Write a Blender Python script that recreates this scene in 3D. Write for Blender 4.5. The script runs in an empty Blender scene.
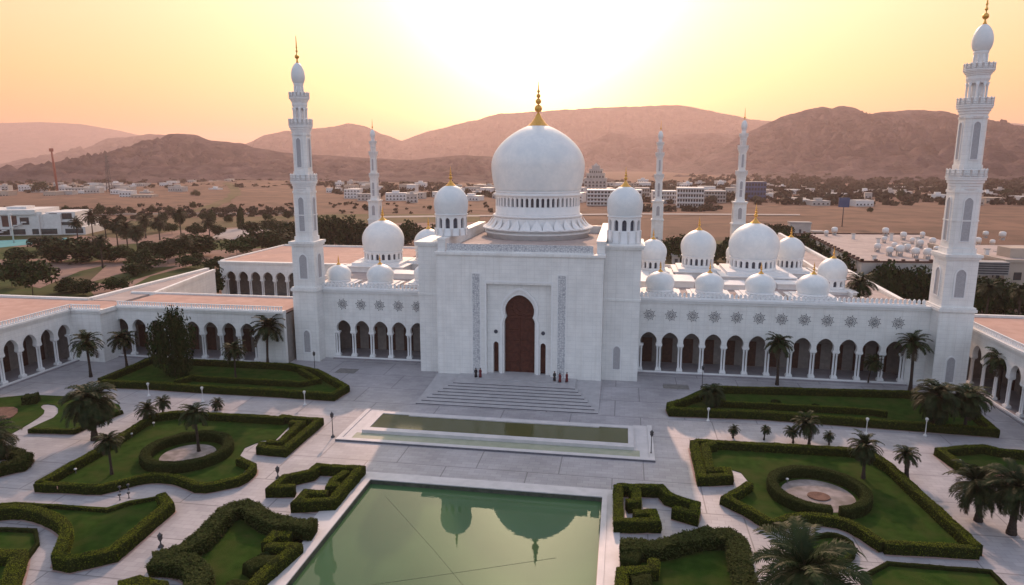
HAZE_D = 0.95e-4
SUN_EL, SUN_S = 28.5, 3.0
GLOW1, GLOW2, EXPO = .9, 4.2, 0.0
import bpy, math, random
from mathutils import Vector, Matrix, noise
R = math.radians
PI = math.pi
random.seed(7)
SC = bpy.context.scene
COL = SC.collection

# ------------------------------------------------------------------ helpers
class MB:
    """collects geometry for ONE mesh object"""
    def __init__(s):
        s.v = []; s.f = []; s.m = []; s.sm = []
    def add(s, vs, fs, mi=0, smooth=False):
        o = len(s.v)
        s.v += [tuple(p) for p in vs]
        for f in fs:
            s.f.append([i + o for i in f]); s.m.append(mi); s.sm.append(smooth)
        return s
    def box(s, x0, x1, y0, y1, z0, z1, mi=0, T=None):
        vs = [(x0,y0,z0),(x1,y0,z0),(x1,y1,z0),(x0,y1,z0),(x0,y0,z1),(x1,y0,z1),(x1,y1,z1),(x0,y1,z1)]
        if T: vs = [T(*p) for p in vs]
        return s.add(vs, [(0,3,2,1),(4,5,6,7),(0,1,5,4),(1,2,6,5),(2,3,7,6),(3,0,4,7)], mi)
    def cbox(s, x, y, z0, z1, w, d, mi=0, T=None):
        return s.box(x-w/2, x+w/2, y-d/2, y+d/2, z0, z1, mi, T)
    def prism(s, poly, z0, z1, mi=0, inset=0.0):
        a = sum(poly[i][0]*poly[(i+1) % len(poly)][1]-poly[(i+1) % len(poly)][0]*poly[i][1] for i in range(len(poly)))
        if a < 0: poly = poly[::-1]
        n = len(poly)
        vs = [(x,y,z0) for x,y in poly]+[(x,y,z1) for x,y in poly]
        fs = [tuple(range(n-1,-1,-1)), tuple(range(n,2*n))]+[(i,(i+1)%n,n+(i+1)%n,n+i) for i in range(n)]
        return s.add(vs, fs, mi)
    def lathe(s, prof, cx=0, cy=0, n=32, mi=0, smooth=True, ph=0.0, sq=1.0):
        vs = []; fs = []
        for r, z in prof:
            for k in range(n):
                a = 2*PI*(k+.5)/n+ph
                vs.append((cx+r*math.cos(a)*sq, cy+r*math.sin(a)*sq, z))
        for j in range(len(prof)-1):
            for k in range(n):
                k2 = (k+1) % n
                fs.append((j*n+k, j*n+k2, (j+1)*n+k2, (j+1)*n+k))
        fs.append(tuple(range(n-1,-1,-1))); fs.append(tuple((len(prof)-1)*n+k for k in range(n)))
        return s.add(vs, fs, mi, smooth)
    def tube(s, pts, rad, n=8, mi=0, smooth=True):
        vs = []; fs = []
        for i, p in enumerate(pts):
            p = Vector(p)
            d = (Vector(pts[min(i+1,len(pts)-1)])-Vector(pts[max(i-1,0)])).normalized()
            a = d.cross(Vector((0.13,0.97,0.2))).normalized(); b = d.cross(a)
            r = rad[i] if isinstance(rad,(list,tuple)) else rad
            for k in range(n):
                t = 2*PI*k/n
                vs.append(p+a*math.cos(t)*r+b*math.sin(t)*r)
        for j in range(len(pts)-1):
            for k in range(n):
                k2 = (k+1) % n
                fs.append((j*n+k, j*n+k2, (j+1)*n+k2, (j+1)*n+k))
        fs.append(tuple(range(n-1,-1,-1))); fs.append(tuple((len(pts)-1)*n+k for k in range(n)))
        return s.add(vs, fs, mi, smooth)
    def build(s, name, mats, parent=None, loc=None):
        me = bpy.data.meshes.new(name)
        me.from_pydata(s.v, [], s.f)
        for m in (mats if isinstance(mats,(list,tuple)) else [mats]): me.materials.append(m)
        me.polygons.foreach_set('material_index', s.m)
        me.polygons.foreach_set('use_smooth', s.sm)
        me.update()
        o = bpy.data.objects.new(name, me); COL.objects.link(o)
        if loc: o.location = loc
        if parent: o.parent = parent
        return o

def tag(o, label=None, cat=None, group=None, kind=None):
    if label: o['label'] = label
    if cat: o['category'] = cat
    if group: o['group'] = group
    if kind: o['kind'] = kind
    return o

def empty(name, loc=(0,0,0), rz=0.0, sc=1.0):
    o = bpy.data.objects.new(name, None); COL.objects.link(o)
    o.location = loc; o.rotation_euler = (0,0,rz); o.scale = (sc,sc,sc)
    o.empty_display_size = .5
    return o

KIDS = {}
def kids(o):
    return [c for c in COL.objects if c.parent == o]

def copy_tree(o, tree, parent=None):
    c = o.copy(); COL.objects.link(c)
    if parent is not None: c.parent = parent
    for ch, sub in tree: copy_tree(ch, sub, c)
    return c

def tree_of(o):
    return [(c, tree_of(c)) for c in o.children]

ORD = ['first','second','third','fourth','fifth','sixth','seventh','eighth','ninth','tenth','eleventh','twelfth','thirteenth','fourteenth','fifteenth','sixteenth','seventeenth','eighteenth','nineteenth','twentieth']
TENS = {2:'twenty',3:'thirty',4:'forty',5:'fifty',6:'sixty',7:'seventy',8:'eighty'}
def nth(i):
    if i < 20: return ORD[i]
    t, u = divmod(i+1, 10)
    if u == 0: return TENS[t][:-1]+'ieth'
    return TENS[t]+'-'+ORD[u-1]

# ------------------------------------------------------------------ materials
def newmat(name):
    m = bpy.data.materials.new(name); m.use_nodes = True
    nt = m.node_tree
    return m, nt, nt.nodes['Principled BSDF']

def N(nt, t, **kw):
    n = nt.nodes.new(t)
    for k, v in kw.items():
        if k in n.inputs.keys() if isinstance(k,str) else False: n.inputs[k].default_value = v
        else: setattr(n, k, v)
    return n

def rgba(c): return (c[0],c[1],c[2],1)

def noisy(name, c1, c2, scale=1.0, rough=.8, bump=0.0, bscale=None, c3=None, scale2=None, spec=.3, metal=0.0, pos=True, rnd=0.0):
    m, nt, b = newmat(name)
    L = nt.links.new
    if pos:
        g = nt.nodes.new('ShaderNodeNewGeometry'); vec = g.outputs['Position']
    else:
        g = nt.nodes.new('ShaderNodeTexCoord'); vec = g.outputs['Object']
    nz = nt.nodes.new('ShaderNodeTexNoise'); nz.inputs['Scale'].default_value = scale; nz.inputs['Detail'].default_value = 6
    L(vec, nz.inputs['Vector'])
    rp = nt.nodes.new('ShaderNodeValToRGB'); rp.color_ramp.elements[0].position = .35; rp.color_ramp.elements[1].position = .65
    rp.color_ramp.elements[0].color = rgba(c1); rp.color_ramp.elements[1].color = rgba(c2)
    L(nz.outputs['Fac'], rp.inputs['Fac'])
    col = rp.outputs['Color']
    if c3 is not None:
        n2 = nt.nodes.new('ShaderNodeTexNoise'); n2.inputs['Scale'].default_value = scale2; n2.inputs['Detail'].default_value = 5
        L(vec, n2.inputs['Vector'])
        r2 = nt.nodes.new('ShaderNodeValToRGB'); r2.color_ramp.elements[0].position = .45; r2.color_ramp.elements[1].position = .68
        L(n2.outputs['Fac'], r2.inputs['Fac'])
        mx = nt.nodes.new('ShaderNodeMixRGB'); L(r2.outputs['Color'], mx.inputs['Fac']); L(col, mx.inputs['Color1'])
        mx.inputs['Color2'].default_value = rgba(c3); col = mx.outputs['Color']
    if rnd:
        oi = nt.nodes.new('ShaderNodeObjectInfo'); hs = nt.nodes.new('ShaderNodeHueSaturation')
        mr = nt.nodes.new('ShaderNodeMapRange'); mr.inputs['To Min'].default_value = 1-rnd; mr.inputs['To Max'].default_value = 1+rnd
        L(oi.outputs['Random'], mr.inputs['Value']); L(mr.outputs['Result'], hs.inputs['Value']); L(col, hs.inputs['Color']); col = hs.outputs['Color']
    L(col, b.inputs['Base Color'])
    b.inputs['Roughness'].default_value = rough; b.inputs['Specular IOR Level'].default_value = spec; b.inputs['Metallic'].default_value = metal
    if bump:
        n3 = nt.nodes.new('ShaderNodeTexNoise'); n3.inputs['Scale'].default_value = bscale or scale*6; n3.inputs['Detail'].default_value = 4
        L(vec, n3.inputs['Vector'])
        bp = nt.nodes.new('ShaderNodeBump'); bp.inputs['Strength'].default_value = bump; bp.inputs['Distance'].default_value = .1
        L(n3.outputs['Fac'], bp.inputs['Height']); L(bp.outputs['Normal'], b.inputs['Normal'])
    return m

def brickmat(name, c1, c2, cm, bw, bh, mort, rough, wall=True, spec=.4, stain=.12, big=None, off=.5):
    m, nt, b = newmat(name); L = nt.links.new
    g = nt.nodes.new('ShaderNodeNewGeometry'); sp = nt.nodes.new('ShaderNodeSeparateXYZ'); L(g.outputs['Position'], sp.inputs['Vector'])
    cb = nt.nodes.new('ShaderNodeCombineXYZ')
    if wall:
        ad = nt.nodes.new('ShaderNodeMath'); ad.operation = 'ADD'; L(sp.outputs['X'], ad.inputs[0]); L(sp.outputs['Y'], ad.inputs[1])
        L(ad.outputs[0], cb.inputs['X']); L(sp.outputs['Z'], cb.inputs['Y'])
    else:
        L(sp.outputs['X'], cb.inputs['X']); L(sp.outputs['Y'], cb.inputs['Y'])
    def brick(w, h, mo, off=.5):
        br = nt.nodes.new('ShaderNodeTexBrick'); br.offset = off
        br.inputs['Scale'].default_value = 1; br.inputs['Brick Width'].default_value = w; br.inputs['Row Height'].default_value = h
        br.inputs['Mortar Size'].default_value = mo; br.inputs['Mortar Smooth'].default_value = .2
        br.inputs['Color1'].default_value = rgba(c1); br.inputs['Color2'].default_value = rgba(c2); br.inputs['Mortar'].default_value = rgba(cm)
        L(cb.outputs['Vector'], br.inputs['Vector']); return br
    br = brick(bw, bh, mort, off)
    col = br.outputs['Color']
    if big:
        b2 = brick(big[0], big[1], big[2], big[3]); 
        mx = nt.nodes.new('ShaderNodeMixRGB'); L(b2.outputs['Fac'], mx.inputs['Fac']); L(col, mx.inputs['Color1'])
        mx.inputs['Color2'].default_value = rgba([x*.80 for x in cm]); col = mx.outputs['Color']
    nz = nt.nodes.new('ShaderNodeTexNoise'); nz.inputs['Scale'].default_value = .09 if not wall else .35; nz.inputs['Detail'].default_value = 7; nz.inputs['Roughness'].default_value = .65
    L(g.outputs['Position'], nz.inputs['Vector'])
    mr = nt.nodes.new('ShaderNodeMapRange'); mr.inputs['From Min'].default_value = .3; mr.inputs['From Max'].default_value = .7
    mr.inputs['To Min'].default_value = 1-stain; mr.inputs['To Max'].default_value = 1+stain*.5
    L(nz.outputs['Fac'], mr.inputs['Value'])
    hs = nt.nodes.new('ShaderNodeHueSaturation'); L(mr.outputs['Result'], hs.inputs['Value']); L(col, hs.inputs['Color'])
    colo = hs.outputs['Color']
    if wall:
        mp2 = nt.nodes.new('ShaderNodeMapping'); mp2.inputs['Scale'].default_value = (1.6,1.6,.07); L(g.outputs['Position'], mp2.inputs['Vector'])
        n4 = nt.nodes.new('ShaderNodeTexNoise'); n4.inputs['Scale'].default_value = 1.0; n4.inputs['Detail'].default_value = 6; L(mp2.outputs['Vector'], n4.inputs['Vector'])
        r4 = nt.nodes.new('ShaderNodeMapRange'); r4.inputs['From Min'].default_value = .5; r4.inputs['From Max'].default_value = .75; r4.inputs['To Min'].default_value = 0; r4.inputs['To Max'].default_value = .22; L(n4.outputs['Fac'], r4.inputs['Value'])
        m4 = nt.nodes.new('ShaderNodeMixRGB'); L(r4.outputs['Result'], m4.inputs['Fac']); L(colo, m4.inputs['Color1']); m4.inputs['Color2'].default_value = (.50,.47,.43,1); colo = m4.outputs['Color']
    L(colo, b.inputs['Base Color'])
    b.inputs['Roughness'].default_value = rough; b.inputs['Specular IOR Level'].default_value = spec
    mr2 = nt.nodes.new('ShaderNodeMapRange'); mr2.inputs['To Min'].default_value = rough-.12; mr2.inputs['To Max'].default_value = rough+.12
    L(nz.outputs['Fac'], mr2.inputs['Value']); L(mr2.outputs['Result'], b.inputs['Roughness'])
    bp = nt.nodes.new('ShaderNodeBump'); bp.inputs['Strength'].default_value = .25; bp.inputs['Distance'].default_value = .02; bp.invert = True
    L(br.outputs['Fac'], bp.inputs['Height']); L(bp.outputs['Normal'], b.inputs['Normal'])
    return m

M = {}
M['marble'] = brickmat('white_marble_blocks', (.80,.80,.785), (.765,.77,.76), (.67,.675,.675), 1.5, .75, .03, .5, off=0)
M['marble_plain'] = noisy('white_marble', (.73,.74,.745), (.79,.795,.80), .8, .5, .05, 5)
M['dome'] = noisy('pale_dome_tile', (.70,.735,.745), (.76,.785,.79), 1.6, .42, .04, 8, c3=(.65,.695,.72), scale2=.35, spec=.4)
M['veranda'] = noisy('shaded_veranda_stone', (.18,.165,.155), (.23,.21,.195), 1.5, .6)  # darker than the marble: shade of the deep veranda put into the colour
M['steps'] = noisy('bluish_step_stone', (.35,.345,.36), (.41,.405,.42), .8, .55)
M['shade_strip'] = noisy('painted_shade_strip', (.10,.10,.12), (.14,.14,.16), 2, .6)  # dark colour stands in for shade on step risers and basin edge
M['niche'] = noisy('grey_stone_screen', (.34,.34,.36), (.42,.42,.44), 5, .7, .5, 9)
M['gold'] = noisy('gilded_metal', (.62,.33,.07), (.75,.43,.12), 3, .33, metal=.85)
M['wood'] = noisy('dark_red_wood', (.055,.016,.010), (.095,.028,.017), 1.5, .5, .3, 8)
M['wood2'] = noisy('brown_door_wood', (.05,.024,.016), (.085,.04,.026), 2, .5, .2, 8)
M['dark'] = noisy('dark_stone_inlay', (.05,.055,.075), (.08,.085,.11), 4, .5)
M['roof'] = noisy('terracotta_roof', (.43,.265,.215), (.50,.32,.265), .5, .85, .15, 5, c3=(.39,.25,.215), scale2=.12)
M['roofpale'] = noisy('pale_roof_screed', (.37,.305,.29), (.45,.375,.35), .5, .85, .1, 5, c3=(.33,.275,.26), scale2=.15)
M['floor'] = noisy('veranda_floor', (.22,.21,.23), (.28,.265,.285), .6, .3)  # darkened along with the veranda walls to deepen the shade inside
M['plaza'] = brickmat('plaza_paving', (.40,.388,.408), (.335,.325,.35), (.255,.245,.262), 1.5, .75, .022, .5, wall=False, stain=.30, big=(11.0,7.4,.09,.37))
M['kerb'] = noisy('pale_pool_stone', (.50,.49,.50), (.58,.56,.57), .7, .5, .08, 6)
M['kerbpink'] = noisy('pinkish_edging_stone', (.30,.21,.20), (.38,.27,.25), 1.2, .7, .1, 8)
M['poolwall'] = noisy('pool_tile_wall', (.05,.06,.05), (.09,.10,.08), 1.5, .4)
M['shallow'] = noisy('greenish_stone_basin', (.27,.30,.22), (.33,.35,.27), .8, .45)
M['lawn'] = noisy('lawn_grass', (.018,.044,.006), (.031,.064,.010), .8, .9, .6, 14, c3=(.045,.060,.014), scale2=.35, spec=.03)
M['lawnrim'] = noisy('clipped_low_edging', (.012,.016,.006), (.02,.025,.008), 2, .9, .5, 14, spec=.1)
M['greypath'] = noisy('grey_gravel', (.22,.19,.185), (.32,.28,.27), .9, .95, .3, 16, c3=(.16,.14,.12), scale2=.5)
M['soil'] = noisy('flower_bed_soil', (.11,.06,.045), (.18,.10,.075), 2, .9, .6, 12)
M['sand'] = noisy('desert_sand', (.150,.090,.067), (.205,.122,.088), .012, .95, .15, .4, c3=(.105,.070,.052), scale2=.05, spec=.1)
M['pinkpath'] = noisy('pinkish_gravel_path', (.22,.145,.12), (.28,.185,.15), .25, .95, .1, 6, spec=.1)
M['parkgrass'] = noisy('park_grass', (.035,.055,.015), (.06,.078,.024), .12, .95, .3, 4, c3=(.09,.07,.04), scale2=.05, spec=.1)
M['drygreen'] = noisy('dry_field', (.08,.075,.035), (.12,.10,.05), .05, .95, .2, 2, c3=(.16,.11,.07), scale2=.02, spec=.1)
M['road'] = noisy('asphalt_road', (.10,.09,.09), (.14,.125,.12), .2, .9, spec=.2)
M['lightroad'] = noisy('pale_concrete_road', (.30,.27,.26), (.36,.32,.31), .2, .9, spec=.2)
M['turq'] = noisy('turquoise_court', (.05,.25,.27), (.08,.31,.33), .1, .6)
M['white'] = noisy('white_paint', (.60,.595,.59), (.68,.675,.67), .6, .5)
M['offwhite'] = noisy('off_white_render', (.40,.375,.355), (.50,.47,.44), .3, .8)
M['beige'] = noisy('beige_render', (.40,.335,.28), (.46,.385,.32), .3, .85)
M['grey'] = noisy('grey_concrete', (.30,.29,.29), (.38,.37,.36), .4, .8)
M['glass'] = noisy('dark_window_glass', (.03,.035,.04), (.05,.055,.06), .5, .12, spec=.6)
M['redglass'] = noisy('dark_red_cladding', (.07,.035,.03), (.10,.05,.045), .4, .4)
M['metal'] = noisy('dark_lamp_metal', (.05,.05,.055), (.08,.08,.085), 3, .5)
M['cable'] = noisy('grey_green_cable', (.13,.16,.09), (.18,.2,.12), 3, .7)
M['globe'] = noisy('white_lamp_globe', (.50,.50,.50), (.56,.56,.56), 3, .25)
M['bluebuild'] = noisy('blue_cladding', (.035,.07,.16), (.05,.09,.19), .3, .4)
M['rust'] = noisy('red_mast_paint', (.30,.09,.06), (.36,.12,.08), .4, .7)
M['mat'] = noisy('grey_mesh_grating', (.16,.155,.15), (.24,.23,.22), 2.5, .8, .6, 14)
M['terracotta'] = noisy('pinkish_sign_panel', (.52,.27,.21), (.58,.32,.25), 3, .7)
M['trunk'] = noisy('palm_bark', (.03,.023,.019), (.055,.042,.033), 6, .95, .7, 14, pos=False)
M['bark'] = noisy('tree_bark', (.05,.038,.03), (.085,.065,.05), 4, .95, .6, 12, pos=False)
M['core'] = noisy('shaded_hedge_twigs', (.012,.018,.004), (.022,.030,.008), 3, .9, .5, 20, spec=.02)  # twig core coloured extra dark to paint in shade on hedge sides
M['hedge'] = noisy('clipped_hedge_leaves', (.080,.105,.007), (.165,.190,.013), 4.0, .8, .5, 24, spec=.04, c3=(.10,.11,.018), scale2=.7)
M['ragged'] = noisy('shaggy_shrub_leaves', (.026,.038,.010), (.062,.074,.022), 4.0, .8, .5, 24, spec=.04)
M['palm'] = noisy('palm_frond_green', (.011,.021,.006), (.025,.038,.011), 1.3, .6, pos=False, rnd=.2, spec=.12)
M['palmdry'] = noisy('dry_palm_frond', (.035,.027,.015), (.055,.042,.024), 1.3, .7, pos=False)
M['leaf'] = noisy('dark_tree_leaves', (.012,.026,.007), (.028,.046,.012), .8, .7, pos=False, rnd=.3, spec=.06)
M['scrub'] = noisy('desert_scrub', (.03,.029,.017), (.06,.052,.032), .05, .9, spec=.1)
M['cloth_red'] = noisy('red_cloth', (.12,.025,.03), (.16,.035,.04), 5, .9)
M['cloth_dark'] = noisy('dark_cloth', (.02,.02,.025), (.035,.035,.04), 5, .9)
M['cloth_white'] = noisy('white_cloth', (.62,.6,.58), (.7,.68,.66), 5, .9)
M['skin'] = noisy('skin', (.28,.15,.10), (.33,.18,.12), 5, .6)

def lattice(name, scale):
    m, nt, b = newmat(name); L = nt.links.new
    g = nt.nodes.new('ShaderNodeNewGeometry')
    vo = nt.nodes.new('ShaderNodeTexVoronoi'); vo.feature = 'DISTANCE_TO_EDGE'; vo.inputs['Scale'].default_value = scale; vo.inputs['Randomness'].default_value = .7
    mp = nt.nodes.new('ShaderNodeMapping'); mp.inputs['Scale'].default_value = (1,.05,1); L(g.outputs['Position'], mp.inputs['Vector']); L(mp.outputs['Vector'], vo.inputs['Vector'])
    rp = nt.nodes.new('ShaderNodeValToRGB'); rp.color_ramp.elements[0].position = .03; rp.color_ramp.elements[1].position = .13
    rp.color_ramp.elements[0].color = (.33,.345,.385,1); rp.color_ramp.elements[1].color = (.60,.61,.62,1)
    L(vo.outputs['Distance'], rp.inputs['Fac']); L(rp.outputs['Color'], b.inputs['Base Color']); b.inputs['Roughness'].default_value = .6
    bp = nt.nodes.new('ShaderNodeBump'); bp.inputs['Strength'].default_value = .6; bp.inputs['Distance'].default_value = .06; bp.invert = True
    L(vo.outputs['Distance'], bp.inputs['Height']); L(bp.outputs['Normal'], b.inputs['Normal'])
    return m
M['lattice'] = lattice('carved_lattice_screen', 2.6)

def hillmat(name, c1, c2, c3, s):  # rock ribs and gravel
    m, nt, b = newmat(name); L = nt.links.new
    g = nt.nodes.new('ShaderNodeNewGeometry')
    nz = nt.nodes.new('ShaderNodeTexNoise'); nz.inputs['Scale'].default_value = s; nz.inputs['Detail'].default_value = 9; nz.inputs['Roughness'].default_value = .62; nz.inputs['Distortion'].default_value = .6
    mp = nt.nodes.new('ShaderNodeMapping'); mp.inputs['Scale'].default_value = (1,.6,2.6); L(g.outputs['Position'], mp.inputs['Vector']); L(mp.outputs['Vector'], nz.inputs['Vector'])
    rp = nt.nodes.new('ShaderNodeValToRGB'); e = rp.color_ramp.elements
    e[0].position = .36; e[0].color = rgba(c1); e[1].position = .62; e[1].color = rgba(c3)
    k = e.new(.48); k.color = rgba(c2)
    L(nz.outputs['Fac'], rp.inputs['Fac']); L(rp.outputs['Color'], b.inputs['Base Color']); b.inputs['Roughness'].default_value = .95; b.inputs['Specular IOR Level'].default_value = .1
    bp = nt.nodes.new('ShaderNodeBump'); bp.inputs['Strength'].default_value = 1.0; bp.inputs['Distance'].default_value = 40
    L(nz.outputs['Fac'], bp.inputs['Height']); L(bp.outputs['Normal'], b.inputs['Normal'])
    return m
M['hill'] = hillmat('rocky_hillside', (.030,.020,.027), (.062,.040,.046), (.115,.074,.074), .010)

def watermat(name, body, ior, rough, bscale, bstr):
    m, nt, b = newmat(name); L = nt.links.new
    b.inputs['Base Color'].default_value = rgba(body); b.inputs['Roughness'].default_value = rough; b.inputs['IOR'].default_value = ior
    g = nt.nodes.new('ShaderNodeNewGeometry'); nz = nt.nodes.new('ShaderNodeTexNoise'); nz.inputs['Scale'].default_value = bscale; nz.inputs['Detail'].default_value = 3
    L(g.outputs['Position'], nz.inputs['Vector'])
    bp = nt.nodes.new('ShaderNodeBump'); bp.inputs['Strength'].default_value = bstr; bp.inputs['Distance'].default_value = .02
    L(nz.outputs['Fac'], bp.inputs['Height']); L(bp.outputs['Normal'], b.inputs['Normal'])
    n2 = nt.nodes.new('ShaderNodeTexNoise'); n2.inputs['Scale'].default_value = .12; n2.inputs['Detail'].default_value = 4; L(g.outputs['Position'], n2.inputs['Vector'])
    mx = nt.nodes.new('ShaderNodeMixRGB'); L(n2.outputs['Fac'], mx.inputs['Fac']); mx.inputs['Color1'].default_value = rgba([c*.8 for c in body]); mx.inputs['Color2'].default_value = rgba([c*1.2 for c in body])
    L(mx.outputs['Color'], b.inputs['Base Color'])
    return m
M['water'] = watermat('green_pool_water', (.056,.118,.052), 1.33, .012, 1.2, .09)
M['water2'] = watermat('khaki_basin_water', (.085,.088,.036), 1.33, .09, 2.0, .12)

# ------------------------------------------------------------------ architecture helpers
def notched(mb, T, s0, s1, z0, z1, depth, notches, mi=0):
    """wall from s0..s1, z0..z1, `depth` thick, with openings that start at z0.
    notches: outlines from bottom left, up and over, to bottom right"""
    poly = [(s0,z0)]
    for nt_ in notches: poly += nt_
    poly += [(s1,z0),(s1,z1),(s0,z1)]
    n = len(poly)
    mb.add([T(s,0,z) for s,z in poly], [tuple(range(n))], mi)
    mb.add([T(s,depth,z) for s,z in poly], [tuple(range(n-1,-1,-1))], mi)
    vs = [T(s,0,z) for s,z in poly]+[T(s,depth,z) for s,z in poly]
    mb.add(vs, [(i,(i+1)%n+0,n+(i+1)%n,n+i)[::-1] for i in range(n)], mi)

def horseshoe(c, zc, r, nw, zb, n=14, point=.12):
    al = math.acos(min(1, nw/r))
    pts = []
    if zb < zc-r*math.sin(al)-.01: pts.append((c-nw, zb))
    for k in range(n+1):
        a = PI+al-(PI+2*al)*k/n
        z = zc+r*math.sin(a)
        if math.sin(a) > 0: z += point*r*math.sin(a)**6
        pts.append((c+r*math.cos(a), z))
    if zb < zc-r*math.sin(al)-.01: pts.append((c+nw, zb))
    return pts

def archpts(c, hw, z0, ztop, n=10, point=.15):
    zs = ztop-hw*(1+point)
    pts = [(c-hw,z0)]
    for k in range(n+1):
        a = PI-PI*k/n
        pts.append((c+hw*math.cos(a), zs+hw*math.sin(a)*(1+point*max(0,math.sin(a))**4)))
    pts.append((c+hw,z0))
    return pts

def TF(ox, oy, ang):
    """frame: s runs along ang, depth runs to the left of it (inwards)"""
    ca, sa = math.cos(ang), math.sin(ang)
    return lambda s, d, z: (ox+s*ca-d*sa, oy+s*sa+d*ca, z)

def inset_arch(name, T, c, hw, z0, z1, parent, mat=None, frame=.25):
    """a blind arched panel with a raised stone frame"""
    mb = MB()
    o = archpts(c, hw+frame, z0, z1+frame); i = archpts(c, hw, z0+frame, z1)
    n = len(o)
    for d, flip in ((-.10,False),):
        vs = [T(s,d,z) for s,z in o]+[T(s,d,z) for s,z in i]
        mb.add(vs, [(k,k+1,n+k+1,n+k)[::-1] for k in range(n-1)])
        mb.add(vs, [(0,n,2*n-1,n-1)[::-1]])
    mb.add([T(s,-.10,z) for s,z in o]+[T(s,.02,z) for s,z in o], [(k,(k+1)%n,n+(k+1)%n,n+k) for k in range(n)])
    mb.add([T(s,-.10,z) for s,z in i]+[T(s,-.02,z) for s,z in i], [(k,(k+1)%n,n+(k+1)%n,n+k)[::-1] for k in range(n)])
    f = mb.build('niche_frame', M['marble_plain'], parent)
    mb = MB(); mb.add([T(s,-.02,z) for s,z in i], [tuple(range(n))])
    mb.add([T(s,.03,z) for s,z in i], [tuple(range(n-1,-1,-1))])
    mb.build('niche_panel', mat or M['niche'], f)
    return f

_colmesh = {}
def column(T, s, d, z0, z1, parent, first={}):
    key = round(z1-z0,2)
    p = T(s,d,z0); q = T(s+1,d,z0); ang = math.atan2(q[1]-p[1], q[0]-p[0])
    if key not in _colmesh:
        mb = MB(); h = z1-z0
        mb.cbox(0,0,0,.32,1.15,.86); mb.cbox(0,0,.32,.46,1.02,.74)
        for x in (-.25,.25):
            mb.lathe([(.24,.46),(.24,.56),(.195,.66),(.185,.8),(.165,h-.95),(.21,h-.85),(.18,h-.75),(.26,h-.42)], x, 0, 14)
        mb.cbox(0,0,h-.42,h-.26,1.05,.78); mb.cbox(0,0,h-.26,h,1.22,.94)
        o = mb.build('twin_column', M['marble_plain'], parent); _colmesh[key] = o.data
    else:
        o = bpy.data.objects.new('twin_column', _colmesh[key]); COL.objects.link(o); o.parent = parent
    o.location = p; o.rotation_euler = (0,0,ang)
    return o

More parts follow.
